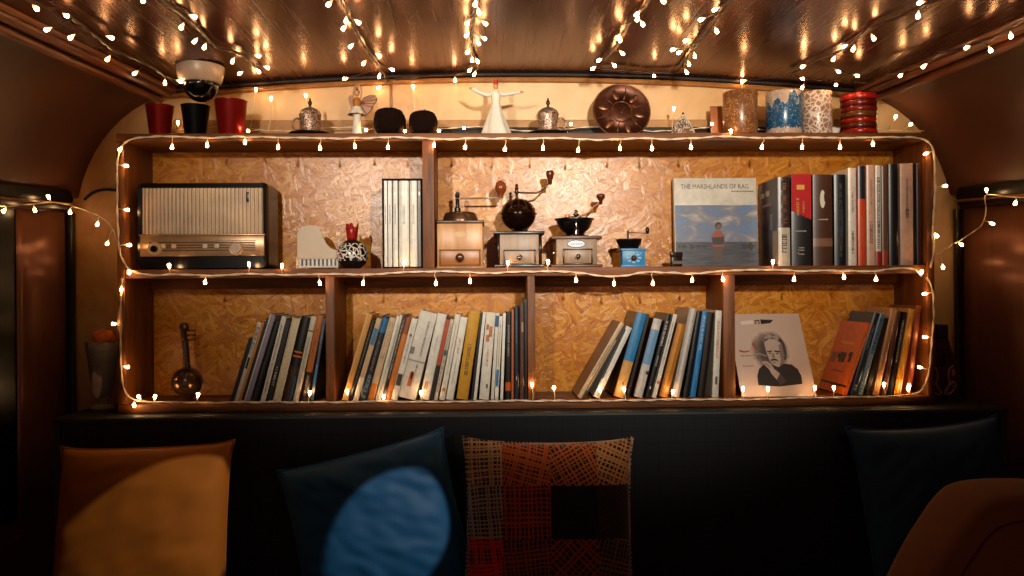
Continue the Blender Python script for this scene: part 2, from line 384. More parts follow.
# ------------------------------------------------------------------ books
PAGE = pm('d8c4a0', .8, 0, .35, 500, .1, name='page_edges')
def cov(c): return pm(c, .34, 0, .2, 60, name='cover_' + c, Specular_IOR_Level=.6)
INK = {}
def ink(c): return pm(c, .5, 0, .1, 50)
rl = random.Random(11)
def glyphs(m, x0, x1, z0, z1, y):
    """rows of small letter-like strokes running up a spine"""
    z = z0; w = x1 - x0
    while z < z1:
        step = rl.uniform(.35, .8) * w; e = min(z + step * .72, z1)
        k = rl.random(); th = max(.16 * w, .0004)
        if k < .8: m.box(x0, x1, y - .0002, y, z, z + th)
        m.box(x0, x0 + th, y - .0002, y, z, e)
        if k > .3: m.box(x1 - th, x1, y - .0002, y, z, e)
        if k > .6: m.box(x0, x1, y - .0002, y, e - th, e)
        z += step
        if rl.random() < .16: z += step * .7
def book_body(t, h, d, color, opts, root):
    c = min(.0017, t * .2); soft = t < .011
    fore = opts.get('fore')
    b = 0 if (soft or fore) else min(.003, t * .12)
    P0 = [(-t, d), (-t, b), (-t * .82, b * .25), (-t * .5, 0), (-t * .18, b * .25), (0, b), (0, d), (-c, d), (-c, b + c * 1.2), (-t + c, b + c * 1.2), (-t + c, d)]
    if not b: P0 = [(-t, d), (-t, 0), (0, 0), (0, d), (-c, d), (-c, c * 1.3), (-t + c, c * 1.3), (-t + c, d)]
    if fore: P0 = [(x, d - y) for x, y in P0][::-1]
    m = MB(); m.prismz(P0, 0, h); m.build('cover', cov(color), root, 30)
    m = MB()
    if fore: m.box(-t + c, -c, .003, d - c * 1.3, .002, h - .003)
    else: m.box(-t + c, -c, b + c * 1.2, d - .004, .002, h - .003)
    m.build('pages', PAGE, root)
    y = 0.0
    for o in opts.get('deco', ()):
        k = o[0]
        if k == 'band':
            m = MB(); z0, z1 = o[1] * h, o[2] * h
            if b: m.prismz([(-t - .0002, b), (-t * .82, b * .25 - .0003), (-t * .5, -.0003), (-t * .18, b * .25 - .0003), (.0002, b), (-t * .5, b + .001)], z0, z1)
            else: m.box(-t - .0002, .0002, -.0003, .001, z0, z1)
            m.build('spine_band', cov(o[3]), root)
        elif k == 'let':
            w = o[4] if len(o) > 4 else .4; mid = o[5] if len(o) > 5 else .5
            m = MB(); glyphs(m, -t * (mid + w / 2), -t * (mid - w / 2), o[1] * h, o[2] * h, -.0009); m.build('lettering', ink(o[3]), root)
        elif k == 'pic':
            m = MB(); m.box(-t * o[5], -t * o[4], -.0008, .0006, o[1] * h, o[2] * h); m.build('spine_patch', cov(o[3]), root)
        elif k == 'blob':
            m = MB(); n = 14
            m.prism([(-t * o[4] + math.cos(2 * PI * i / n) * t * o[5], o[1] * h + math.sin(2 * PI * i / n) * o[2] * h) for i in range(n)], -.0006, .0006); m.build('spine_emblem', ink(o[3]), root)
        elif k == 'diag':
            m = MB(); m.prism([(-t - .0002, o[1] * h), (.0002, o[2] * h), (.0002, h + .0002), (-t - .0002, h + .0002)], -.0005, .001); m.build('spine_band', cov(o[3]), root)
        elif k == 'side':      # art on the exposed cover: y0,y1,z0,z1 fractions
            m = MB(); m.box(-t - .0004, -t, o[1] * d, o[2] * d, o[3] * h, o[4] * h); m.build('cover_print', cov(o[5]), root)
        elif k == 'sidelet':
            m = MB(); yy = o[1] * d
            while yy < o[2] * d:
                w = rl.uniform(.002, .006); m.box(-t - .0004, -t, yy, min(yy + w, o[2] * d), o[3] * h, o[4] * h); yy += w + .0015
            m.build('lettering', ink(o[5]), root)
def sat(A, B, gap=.0005):
    for poly in (A, B):
        for i in range(4):
            e = poly[(i + 1) % 4] - poly[i]; n = Vector((e.y, -e.x)).normalized()
            a = [p.dot(n) for p in A]; b = [p.dot(n) for p in B]
            if max(a) + gap <= min(b) or max(b) + gap <= min(a): return False
    return True
def rect(x, t, h, a):
    ca, sa = math.cos(a), math.sin(a)
    return [Vector((x + u * ca + w * sa, -u * sa + w * ca)) for u, w in ((-t, 0), (0, 0), (0, h), (-t, h))]
def row(rows, base_py, shelf_z, limit_x, group, floor_y=.012):
    wall = [Vector((limit_x, -1)), Vector((limit_x + .1, -1)), Vector((limit_x + .1, 1)), Vector((limit_x, 1))]
    data = []; amin = 0
    for r in reversed(rows):
        bl, br, tl, top = r[:4]; opts = r[6] if len(r) > 6 else {}
        y0 = floor_y + opts.get('y', rl.uniform(0, .006))
        a = max(math.atan2(tl - bl, base_py - top), amin); amin = a
        data.append((r, opts, y0, a))
    for k in [1 - .01 * i for i in range(50)]:
        placed = [wall]; out = []
        for r, opts, y0, a in data:
            bl, br, tl, top = r[:4]; u = U(y0)
            t = max((br - bl) * u * math.cos(a) * .98 * k, .0034)
            h = (P((bl + br) / 2, top, y0).z - shelf_z - t * math.sin(a)) / math.cos(a)
            x = P(br, base_py, y0).x; n = 0
            while any(sat(rect(x, t, h, a), q) for q in placed[-3:] + placed[:1]) and n < 600: x -= .0004; n += 1
            placed.append(rect(x, t, h, a)); out.append((r, opts, y0, a, t, h, x)); last = n * .0004 / u
        if last < 2.5: break
    for r, opts, y0, a, t, h, x in out:
        g = thing('book', r[5], 'book', (x, y0, shelf_z + .0002), (0, a, 0), group)
        book_body(t, h, opts.get('d', .14), r[4], opts, g)
L, B, PC = 'let', 'band', 'pic'
G1 = 'books leaning beside the metal lute'
row([
 (231, 235.6, 247, 338, '111113', 'short black book at the outer end of the leaning row beside the metal lute'),
 (235.6, 240, 256, 322, 'cbbfae', 'pale worn spine with dark smudges, second book from the metal lute', dict(deco=[(L, .6, .95, '4a3020', .7), (PC, .42, .56, '2a1a12', .2, .8)])),
 (240, 243, 260, 322, 'b5752a', 'thin ochre spine beside the pale worn book near the metal lute'),
 (243, 246, 265, 318, '17120f', 'thin black spine between the ochre and the lilac grey books by the lute', dict(deco=[(B, .0, .02, 'c8b8a0')])),
 (246, 252.5, 269, 314, '8d8290', 'lilac grey spine with a white edge in the row beside the lute', dict(deco=[(PC, 0, 1, 'd8cfc4', .82, 1.0)])),
 (252.5, 260, 276.5, 321, '120f0f', 'black spine between the lilac grey and the speckled white book', dict(deco=[(L, .3, .5, '5a5048', .2)])),
 (260, 266, 281.5, 316, 'd0c7b8', 'speckled white spine in the middle of the row beside the lute', dict(deco=[(L, .1, .9, '8a7a68', .3)])),
 (266, 271, 285, 320, '14100f', 'black spine with white letters low down, left of the broad cream book', dict(deco=[(L, .2, .42, 'cfc6b8', .5)])),
 (271, 280.5, 291, 317, 'cdb99c', 'broad cream book showing its page edges in the row beside the lute', dict(fore=True)),
 (280.5, 291, 300, 316, '15130f', 'black book with two orange stripes across its spine', dict(deco=[(B, .52, .54, 'd0641e'), (B, .57, .59, 'd0641e'), (B, .0, .4, '3a2413'), (PC, .0, .3, '1f4a68', .0, .25)])),
 (293, 299.5, 311.5, 316, 'c9bda8', 'pale grey spine with a dark line near its top, beside the striped black book', dict(deco=[(B, .82, .835, '5a4a3a'), (L, .2, .75, '9a8a74', .25)])),
 (301, 308.5, 318, 315, 'b5672b', 'tan upper and dark lower spine, last but one before the first divider', dict(deco=[(B, 0, .34, '2a1710'), (L, .5, .85, '8a3f18', .3), (L, .08, .3, 'c8b8a0', .3)])),
 (310, 313.5, 323, 318, '1f3f5c', 'thin blue spine leaning on the first divider', dict(deco=[(L, .3, .9, 'a89a88', .4), (PC, .2, .45, '2f7ab0', .1, .9)])),
], 399, Z_BOT, pxx(325.2), G1)
G2 = 'books in the crowded lower middle bay'
row([
 (343, 349.5, 365.5, 313, 'c98e45', 'honey coloured wood-toned book beginning the crowded lower middle row', dict(deco=[(PC, 0, 1, 'dba860', .75, 1)])),
 (349.5, 355, 372.5, 320, '0f0e10', 'black spine with faint white letters next to the honey coloured book', dict(deco=[(L, .2, .85, '6d675f', .35)])),
 (355, 361, 379, 318, 'c7a67c', 'cream spine with a blue tip, third in the crowded lower middle row', dict(deco=[(PC, .68, .88, '2b6a94', .1, .9), (B, 0, .28, 'd6cbb8')])),
 (361.5, 369, 385.5, 315, '1b2430', 'navy spine with a brighter blue head and speckled foot', dict(deco=[(B, .8, .97, '23618f'), (L, .03, .3, '7e9ab0', .6), (L, .35, .7, '8a6a58', .4)])),
 (370, 377.5, 393, 317, 'cfae86', 'peach cream spine between the navy book and the thin white ones', dict(deco=[(L, .5, .95, 'b0a090', .5), (B, .0, .2, 'c8742a')])),
 (378, 380.8, 397.5, 316, 'd9d2c4', 'thin white spine just before the pearl grey one'),
 (381, 384.3, 401.5, 315, 'c9c0b0', 'thin pearl grey spine left of the slim black book with white lettering', dict(deco=[(L, .4, .9, '6d6258', .4)])),
 (384.6, 388.2, 405, 315, '121113', 'slim black book with white lettering left of the orange one', dict(deco=[(L, .25, .95, 'c9c2b6', .45)])),
 (388.5, 395, 408.5, 317, 'c8722a', 'orange spine in the crowded lower middle row', dict(deco=[(B, .8, 1, '8f4a1c'), (B, 0, .12, '9a5a24')])),
 (396, 403, 412, 318, 'd9d3c8', 'white spine with grey type and a dark picture low down, right of the orange spine', dict(deco=[(L, .45, .9, '8a857c', .25), (PC, .18, .32, '3a3230', .1, .9), (PC, .78, .81, '8a3a2a', .3, .7)])),
 (403.5, 423.5, 427, 310, 'cfc8bd', 'broadest white grey book with a small orange picture on its lower spine', dict(deco=[(B, .42, .44, '9a9288'), (L, .5, .9, '6d6760', .1, .35), (L, .2, .4, '7d766c', .08, .4), (PC, .14, .3, 'b85a22', .45, .68), (PC, .22, .31, '2a1a14', .5, .6), (PC, .5, .58, '7a7268', .78, .98)])),
 (424, 434.5, 442, 313, 'd6d0c5', 'thick plain white book with two small amber marks near its foot', dict(deco=[(PC, .12, .21, 'b8701f', .62, .76), (PC, .12, .21, 'b8701f', .4, .54), (L, .55, .75, 'a8a198', .15)])),
 (435, 439.5, 453, 317, '1a1414', 'narrow spine, brick red above and black below, right of the thick white book', dict(deco=[(B, .42, .97, 'a8401c')])),
 (440, 444, 457, 319, 'c5b6a0', 'thin beige spine with ruled lines in the crowded lower middle row', dict(deco=[(L, .1, .95, '8a7a68', .5), (PC, .55, .62, '24425a', .1, .9)])),
 (444.5, 450.6, 461, 314, 'd8d0c2', 'white spine with an orange curl near its foot', dict(deco=[(L, .3, .9, 'a89e90', .15), (PC, .1, .14, 'd07a2c', .2, .8)])),
 (451.2, 459.5, 466.5, 316.5, 'dcd6ca', 'white spine with orange type left of the mustard book', dict(deco=[(L, .55, .75, 'd0752c', .25), (L, .2, .5, 'a8a094', .15)])),
 (461, 474, 474.5, 310, 'c08a1e', 'mustard yellow book with dark lettering in the lower middle bay', dict(deco=[(L, .27, .62, '4a3a10', .28)])),
 (474.3, 476.8, 484.5, 313, '151312', 'thin black spine right of the mustard book'),
 (477, 480.3, 487.2, 312, 'd8d2c6', 'thin white spine right of the thin black one by the mustard book'),
 (480.7, 491.5, 488.5, 312, 'd6cec0', 'wide white book with rust coloured flowers printed on its spine', dict(deco=[(PC, .72, .84, 'b06a3a', .2, .55), (PC, .66, .74, 'b06a3a', .45, .8), (PC, .8, .86, 'a85a30', .6, .85), (L, .38, .58, 'c8783c', .18), (PC, .13, .18, '7a7268', .2, .4), (PC, .14, .17, 'd6cec0', .24, .36)])),
 (492.5, 496, 498.3, 313, 'cfc8ba', 'slim white book with a blue top beside the flowered white book', dict(deco=[(B, .84, .97, '244c74')])),
 (496.4, 500.4, 501.6, 316, 'd4ccbe', 'slim white book with blue marks near its foot', dict(deco=[(PC, .16, .36, '2d6c9c', .2, .9), (PC, .04, .14, 'e8e2d8', .0, 1), (L, .4, .9, '9a9288', .3)])),
 (501, 504, 504.5, 313, 'd8d4ca', 'thin bright white spine left of the upright black book'),
 (505, 511, 506.3, 312, '15110f', 'black upright spine with pale script and an orange foot picture', dict(deco=[(L, .5, .85, 'b8b0a4', .3), (B, .1, .2, 'b8501c')])),
 (511.2, 513.5, 512, 309, 'a8501f', 'thin rust spine between two dark upright books'),
 (513.9, 518.8, 514.3, 307, '141c28', 'navy upright spine near the second divider', dict(deco=[(L, .6, .85, '6a7a88', .3), (PC, .22, .25, 'c8c0b4', .4, .6)])),
 (519.2, 524.4, 519.6, 303, '4a2718', 'tall brown spine near the second divider', dict(deco=[(PC, .7, .8, '9a7a64', .2, .6), (L, .3, .6, '7a5a48', .3)])),
 (524.8, 527.2, 525, 299, '0f1218', 'tallest thin black spine right against the second divider', dict(deco=[(L, .6, .9, '5a6068', .4)])),
], 399, Z_BOT, pxx(527.5), G2)
G3 = 'books leaning against the third divider'
row([
 (576, 583.5, 616, 322, 'c3a684', 'cream spined book with a brown cover, leaning lowest of the third bay', dict(deco=[('side', 0, 1, 0, 1, '5a2f18'), (L, .3, .7, '8a6a50', .2)])),
 (584.5, 588.5, 626, 326, '3a2418', 'thin brown spine squeezed beside the cream spined slanting book', dict(deco=[(PC, .1, .8, 'b89a78', .6, 1)])),
 (591, 600.5, 625, 326, 'd4cec6', 'white slanting magazine with dark inner leaves in the third bay', dict(deco=[(PC, .25, .95, '2a2e3a', .82, 1)])),
 (609, 624, 633.5, 312, 'c69453', 'book with a blue upper spine and a tan lower spine', dict(deco=[(B, .43, 1, '2e78ac'), ('side', 0, 1, 0, 1, '3f2414'), (PC, .12, .18, '5a3a1c', .3, .55), (L, .55, .75, '6aa0c8', .15, .4)])),
 (624.4, 628.5, 644.5, 314, '1c120e', 'thin dark brown spine right of the blue and tan book'),
 (629.5, 642, 648.5, 318, 'bdb7b4', 'grey white spine with a light blue upper half', dict(deco=[(B, .42, .86, '6d93b8'), (PC, .87, .93, 'd8c8b0', .3, .7), (PC, .3, .34, '2a2624', .0, .3), ('side', 0, 1, 0, 1, '4a2c1a')])),
 (643, 650, 657.5, 313.5, '121213', 'black spine with bold white lettering in the third bay', dict(deco=[(L, .62, .92, 'd0cbc2', .45), (L, .38, .5, 'c0bab0', .3), (PC, .1, .13, 'd8d2c8', .4, .6)])),
 (650.3, 655.8, 669.5, 314, 'd2ccc2', 'narrow white spine with a red spot, left of the golden one', dict(deco=[(L, .4, .9, '8d867c', .3), (PC, .17, .2, 'b8431e', .1, .7)])),
 (657, 670, 676.5, 323, 'a86a24', 'golden brown plain book, shorter than its neighbours in the third bay', dict(deco=[(PC, 0, 1, 'c8862e', .45, .8), ('side', 0, 1, 0, 1, '6a3c1e')])),
 (673, 684, 691.8, 308, '9d948e', 'silver grey book, tallest in the third bay', dict(deco=[(PC, 0, 1, 'c9c2ba', .35, .7), (L, .6, .85, 'dcd6cc', .2, .3)])),
 (684.5, 691.5, 699.3, 311, '131112', 'black spine between the silver grey and the vivid blue books', dict(deco=[(L, .45, .6, '55504a', .2)])),
 (692.3, 700, 705.3, 311, '2674b2', 'vivid blue spine with white lettering near the third divider', dict(deco=[(L, .55, .95, 'c8dbe8', .4), (L, .2, .4, '7ab0d8', .3)])),
 (700.8, 711, 711.6, 312, '1a120f', 'black brown spine between the vivid blue and the white book', dict(deco=[(PC, 0, 1, '3a2418', .6, .8)])),
 (712, 720.8, 716, 310.5, 'd6d0c4', 'white spine with orange script leaning on the third divider', dict(deco=[(L, .45, .88, 'c8733a', .35), (PC, .15, .24, '6d4a34', .3, .65)])),
], 396.5, Z_BOT, pxx(723.7), G3)
G4 = 'books leaning at the lower end of the shelf'
row([
 (843.6, 848.5, 869.5, 323, 'e0641a', 'orange paperback with two dark shapes on its exposed cover', dict(d=.158, y=0, deco=[
   ('side', .38, .62, .42, .56, '1c100c'), ('side', .16, .26, .44, .58, '1c100c'), ('side', .2, .3, .52, .57, '1c100c'), ('side', .62, .7, .47, .54, '1c100c'), ('side', .74, .94, .4, .55, '8a5a40'), ('sidelet', .28, .72, .68, .71, 'e0a060'), ('sidelet', .3, .7, .29, .305, '6a2a0c'), ('side', 0, 1, .1, .13, '2a140c'), (L, .3, .8, 'f0b070', .4)])),
 (849.5, 857.5, 875, 312.5, '182430', 'navy book with a white mark near its foot, beside the orange paperback', dict(deco=[(L, .55, .85, '8e9aa4', .3), (L, .06, .13, 'd8d4cc', .5)])),
 (858, 865, 882, 313.5, '5e7d94', 'blue grey patterned spine at the lower end of the shelf', dict(deco=[(L, .02, .5, 'b8b0a4', .7), (L, .55, .95, '2a4a66', .6)])),
 (865.5, 871, 886, 318, '2a1a12', 'dark brown spine between the patterned blue and the pale orange book'),
 (872, 880, 891.5, 308, 'c78d58', 'pale orange spine, tall, at the lower end of the shelf', dict(deco=[(L, .3, .8, '8a4a24', .2)])),
 (880.5, 886.5, 896, 311, '5a2e1a', 'maroon brown spine left of the thin black one with white letters'),
 (887, 892, 901, 312, '18100f', 'thin black spine with white letters left of the yellow book', dict(deco=[(L, .4, .9, 'cfc6b8', .45)])),
 (892.5, 901, 908.5, 308.5, 'd09028', 'bright yellow spine at the lower end of the shelf', dict(deco=[(PC, .0, 1, 'b87820', .0, .2)])),
 (905, 911.5, 915.8, 305.5, '8a3f1c', 'reddish brown spine leaning on the lower shelf end', dict(deco=[(L, .4, .9, 'c88a58', .3)])),
], 394.5, Z_BOT, XR - .0215, G4)
G5 = 'books standing at the upper end of the shelf'
row([
 (778, 790.5, 778, 177, '3b2216', 'brown book whose exposed dark cover shows two pale squares', dict(d=.15, y=0, deco=[(B, 0, .43, 'b3a490'), (L, .15, .35, '3a2a20', .4), (L, .48, .95, '6a4630', .5),
   ('side', .45, .62, .82, .88, 'c8b298'), ('side', .72, .9, .81, .87, 'b8a288'), ('side', .3, .4, .42, .6, '8a7868'), ('sidelet', .35, .8, .7, .73, '8a6a52'), ('side', 0, .28, .02, .4, 'a08a74'), ('side', .45, .8, .1, .5, '120c0a')])),
 (791.5, 811.5, 791.5, 174, '1f1b1b', 'thick book, scarlet above a slanting edge and black below', dict(y=0, deco=[('diag', .6, .5, 'b3161a'), (PC, .83, .88, 'd8a848', .35, .75), (L, .55, .74, 'd8a848', .14, .7), (L, .58, .7, 'd8a848', .1, .4), (PC, .37, .385, '8a8078', .25, .85), (L, .12, .2, '8a8078', .35, .55)])),
 (813, 833, 813, 174.5, '4a2a1c', 'thick brown book with a pale face emblem and a tan band', dict(y=0, deco=[('blob', .73, .1, 'd6cabb', .52, .14), ('blob', .75, .05, '4a2a1c', .4, .05), (B, .21, .3, '7d5540'), (PC, .5, .512, 'b89a80', .25, .75)])),
 (834.5, 846.5, 834.5, 174.5, '14171d', 'black blue spine with faint gilt lettering by the pale row of books', dict(y=.002, deco=[(L, .1, .9, '5a5046', .3), (L, .3, .65, '3a5c86', .15, .35)])),
 (848.5, 857, 848.5, 168, 'e2d4c4', 'tall white spine with faint type, first of the pale upright ones', dict(y=.002, deco=[(L, .12, .35, '6d5a4c', .25), (L, .55, .75, '8a7666', .2)])),
 (858.2, 866, 858.2, 166, 'd8481a', 'orange red spine with a black upper third', dict(y=.002, deco=[(B, .67, 1, '29252a'), (L, .2, .5, 'e08a58', .2)])),
 (867, 875.5, 867, 165, 'dcae94', 'salmon pale spine with small dark type near its foot', dict(y=.002, deco=[(L, .22, .43, '3a2018', .3), (L, .6, .85, 'a88070', .15)])),
 (876, 881.5, 876, 165.5, 'e6dacb', 'white spine full of dark vertical lettering with a red foot', dict(y=.002, deco=[(L, .17, .88, '2e2320', .5), (B, 0, .14, 'a82a18')])),
 (882.2, 888.5, 882.2, 166, '6a4430', 'brown spine with a red foot between white lettered and black books', dict(y=.002, deco=[(B, 0, .15, 'a83a1c')])),
 (889.2, 899, 889.2, 164, '141416', 'black spine between the brown and the wide pink beige book', dict(y=.002)),
 (900.5, 914, 900.5, 163.5, 'd8ac94', 'wide pink beige spine with one dark line of type', dict(y=.002, deco=[(L, .45, .85, '6a4a40', .12), (L, .47, .55, '2a1a18', .25)])),
 (914.6, 917.6, 914.6, 163.5, '17100e', 'thin black spine beside the wide pink beige book', dict(y=.002)),
 (918.5, 925, 918.5, 163, '46200f', 'dark maroon spine right against the upper shelf end', dict(y=.004, deco=[(L, .1, .8, '7a4020', .25)])),
], 265, Z_MID, XR - .0205, G5)
# picture book facing outwards
YP = .12
g = thing('picture_book', 'large picture book facing out with a child standing in shallow water on its cover', 'book', (P(676, 265, YP).x, YP, Z_MID + .0002), (math.radians(-4), 0, 0))
u = U(YP); W = min(84 * u, P(778, 265, 0).x - .0345 - P(676, 265, YP).x); W = 84 * u; H = (268.5 - 177.5) * u
m = MB(); m.box(0, W, 0, .0018, 0, H, .0006); m.box(0, W, .014, .0158, 0, H, .0006); m.box(-.0012, .0006, 0, .0158, 0, H); m.build('cover', pm('c8c2b6', .35), g)
m = MB(); m.box(.001, W - .003, .0019, .0139, .002, H - .003); m.build('pages', PAGE, g)
def sea():
    s = NT('printed_seascape'); uvs = s.add('ShaderNodeSeparateXYZ'); s.l.new(s.coord('Generated'), uvs.inputs[0])
    n = s.noise(s.map(s.coord('Generated'), (2.2, 1, 3.4), loc=(.4, 0, .9)), 1.5, 3, .5, .6)
    sky = s.ramp(n.outputs['Fac'], [(.3, '5a7aa4'), (.45, '667088'), (.55, '7c7b84'), (.7, 'b0aaa6')])
    wat = s.ramp(s.noise(s.map(s.coord('Generated'), (2, 1, 30)), 2, 3).outputs['Fac'], [(.35, '30333c'), (.7, '565660')])
    k = s.math('GREATER_THAN', uvs.outputs[2], .405)
    return s.fin(s.mix(k, wat, sky), .3)
ph = H * .695
m = MB(); m.box(0.0004, W - .0004, -.0004, 0, .0005, ph); pic = m.build('cover_picture', sea(), g)
dk = ink('18120f')
m = MB(); hz = ph * .4
for px, pw, phh in ((9, 6, 5), (17, 5, 6), (24, 8, 4), (30, 6, 3), (72, 10, 6), (77, 6, 9), (4, 4, 4)):
    if px != 9: m.build('rock_print', ink('262021'), pic); m = MB()
    n = 9; m.prism([(px * u + math.cos(2 * PI * i / n) * pw * u * .5, hz - 4 * u + (math.sin(2 * PI * i / n) * .5 + .2 * math.sin(i * 5)) * phh * u * .8) for i in range(n)], -.0007, -.0004)
m.build('rock_print', ink('262021'), pic)
cx = 43 * u
def oval(m, x, z, rx, rz, mi=0, y=-.0012, n=14): m.prism([(x + math.cos(2 * PI * i / n) * rx, z + math.sin(2 * PI * i / n) * rz) for i in range(n)], y, y + .0004, mi)
m = MB(); oval(m, cx + 1 * u, 42 * u, 3.4 * u, 4 * u, 0); oval(m, cx + 1.4 * u, 40.5 * u, 2.4 * u, 3 * u, 3, -.0014)
m.prism([(cx - 5.5 * u, 21 * u), (cx + 6.5 * u, 21 * u), (cx + 7 * u, 30 * u), (cx + 4 * u, 37 * u), (cx - 3 * u, 37 * u), (cx - 6.5 * u, 31 * u)], -.001, -.0006, 1)
m.prism([(cx - 5.2 * u, 23 * u), (cx + 6 * u, 23 * u), (cx + 6.6 * u, 31 * u), (cx - 6 * u, 30 * u)], -.0013, -.0009, 4)
m.prism([(cx - 4.5 * u, 12 * u), (cx - 2.5 * u, 5 * u), (cx, 5 * u), (cx + .6 * u, 12 * u), (cx + 2 * u, 5 * u), (cx + 4 * u, 5 * u), (cx + 5 * u, 21 * u), (cx - 5 * u, 21 * u)], -.001, -.0006, 2)
m.build('child_print', [ink('1c1210'), ink('8a3a1a'), ink('4a3424'), ink('6a4430'), ink('1c1a1e')], pic)
text('cover_title', 'THE MARSHLANDS OF RAG', .0185, ink('4a3c34'), g, (.018, -.0003, H - .030), sx=.84)
m = MB(); x = 58 * u
while x < 80 * u:
    w = rl.uniform(.0015, .004); m.box(x, x + w, -.0003, 0, H - .0395, H - .036); x += w + .0009
m.build('author_line', ink('6a5a50'), g)
# small dark box in front of the picture book
g = thing('trinket_box', 'small dark lidded box standing at the corner of the picture book', 'box', (P(677.5, 265, .05).x, .05, Z_MID + .0002), (0, 0, .15))
u = U(.05)
m = MB(); m.box(-5.5 * u, 5.5 * u, .002, .016, 0, 10 * u, .001); m.build('box_body', pm('1d1411', .3), g)
m = MB(); m.box(-6 * u, 6 * u, .001, .0175, 10 * u, 15 * u, .0015); m.build('lid', pm('2a1b15', .25), g)
m = MB(); m.box(-5 * u, 5 * u, .0008, .002, 3 * u, 6 * u); m.build('band', pm('a08a78', .3, .6), g, label='pale band')
# album leaning back with a man's portrait
tl = P(737, 314, .148); bl = P(741.5, 391.5, .02); br = P(816.5, 389.5, .02)
Wd = (br - bl).length; lean = math.atan2(.128, (tl.z - Z_BOT)); Hh = math.hypot(.128, tl.z - Z_BOT)
g = thing('portrait_album', 'square pale album leaning back with a printed portrait of a moustached man', 'album', (bl.x, .02, Z_BOT + .0004), (-lean, math.radians(0), math.radians(-1.0)))
m = MB(); m.box(0, Wd, 0, .004, 0, Hh, .0012); m.build('sleeve', pm('c4a99a', .38, 0, .08, 4), g)
ux = Wd / 75.0; uz = Hh / 77.5
def pp(px, py): return ((px / 606 * 100 + 725 - 739) * ux * .99, (391 - (py / 576 * 95 + 305)) * uz)
def poly(m, pts, mi, k): m.prism([pp(*p) for p in pts][::-1] if True else pts, -.0003 - .0003 * k, -.0003 * k + .0002, mi)
def blob(m, cx, cy, rx, ry, mi, k, n=20): poly(m, [(cx + math.cos(2 * PI * i / n) * rx, cy + math.sin(2 * PI * i / n) * ry) for i in range(n)], mi, k)
m = MB()
def cloud_mat():
    s = NT('printed_soft_cloud'); v = s.add('ShaderNodeVectorMath', operation='SUBTRACT'); s.l.new(s.coord('Generated'), v.inputs[0]); v.inputs[1].default_value = (.5, .5, .5)
    mm = s.add('ShaderNodeVectorMath', operation='MULTIPLY'); s.l.new(v.outputs[0], mm.inputs[0]); mm.inputs[1].default_value = (1, 0, 1)
    ln = s.add('ShaderNodeVectorMath', operation='LENGTH'); s.l.new(mm.outputs[0], ln.inputs[0])
    n = s.noise(s.coord('Generated'), 5, 3)
    k = s.math('ADD', ln.outputs['Value'], s.math('MULTIPLY', s.math('SUBTRACT', n.outputs['Fac'], .5), .22))
    return s.fin(s.ramp(k, [(.2, '4a3c38'), (.36, '7d6a60'), (.47, 'c4a99a')]), .4)
blob(m, 312, 268, 135, 122, 0, 0, 28); m.build('cloud_print', cloud_mat(), g); m = MB()
poly(m, [(200, 460), (203, 410), (222, 370), (258, 345), (300, 350), (380, 342), (430, 348), (462, 375), (474, 412), (470, 455), (330, 468)], 1, 1.6)
blob(m, 392, 262, 22, 62, 5, 1.8)                                    # side of the head
poly(m, [(284, 225), (300, 205), (350, 200), (384, 214), (392, 250), (388, 310), (372, 345), (345, 362), (318, 352), (298, 325), (288, 285)], 2, 2)
poly(m, [(372, 235), (392, 230), (396, 300), (376, 345), (352, 360), (368, 320)], 3, 2.4)
for q in range(10): blob(m, 288 + q * 11, 208 - 20 * math.sin((q + .6) / 9.5 * PI), 13, 15, (3, 5, 3, 6)[q % 4], 3, 10)
for q in range(5): blob(m, 300 + q * 18, 194 - 8 * math.sin(q), 9, 8, 6, 3.4, 9)
poly(m, [(291, 272), (322, 268), (323, 275), (294, 279)], 1, 4); poly(m, [(338, 268), (372, 272), (372, 280), (338, 276)], 1, 4)
blob(m, 309, 284, 8, 3.5, 5, 4, 10); blob(m, 354, 286, 9, 3.5, 5, 4, 10)
poly(m, [(322, 284), (331, 284), (336, 310), (316, 310)], 3, 4)
poly(m, [(302, 330), (308, 318), (326, 314), (342, 318), (354, 334), (340, 326), (318, 325)], 1, 5)
poly(m, [(312, 334), (338, 334), (332, 340), (318, 340)], 3, 5)
poly(m, [(244, 336), (256, 330), (282, 332), (302, 348), (314, 372), (344, 398), (318, 432), (292, 400), (284, 376), (260, 350)], 2, 6)
poly(m, [(318, 432), (344, 398), (376, 440), (330, 464)], 5, 7)
for q in range(3): poly(m, [(254 + q * 12, 339 + q * 9), (284 + q * 9, 344 + q * 9), (284 + q * 9, 348 + q * 9), (254 + q * 12, 343 + q * 9)], 3, 7)
m.build('portrait_print', [ink('8d7a70'), ink('221c1a'), ink('b49c90'), ink('7d695f'), ink('6d5c54'), ink('43383a'), ink('a39288')], g)
m = MB(); poly(m, [(160, 98), (240, 90), (240, 112), (160, 118)], 0, 1); poly(m, [(288, 86), (370, 90), (350, 108), (288, 114)], 1, 1); poly(m, [(250, 90), (280, 88), (280, 114), (250, 114)], 2, 1)
poly(m, [(256, 96), (274, 96), (274, 114), (256, 114)], 3, 2)
m.build('title_strip', [ink('d8c4b4'), ink('1a1311'), ink('3a1c16'), ink('b89a88')], g)
m = MB(); poly(m, [(115, 262), (150, 270), (186, 266), (184, 272), (150, 279), (122, 274)], 0, 1); m.build('signature_lettering', [ink('9a3f24')], g)
m = MB()
for x in range(125, 190, 10): poly(m, [(x, 294), (x + 7, 293), (x + 7, 299), (x, 300)], 1, 1); poly(m, [(x, 352), (x + 6, 351), (x + 6, 357), (x, 358)], 1, 1)
m.build('small_lettering', [ink('9a3f24'), ink('7a5c4e')], g); m = MB()
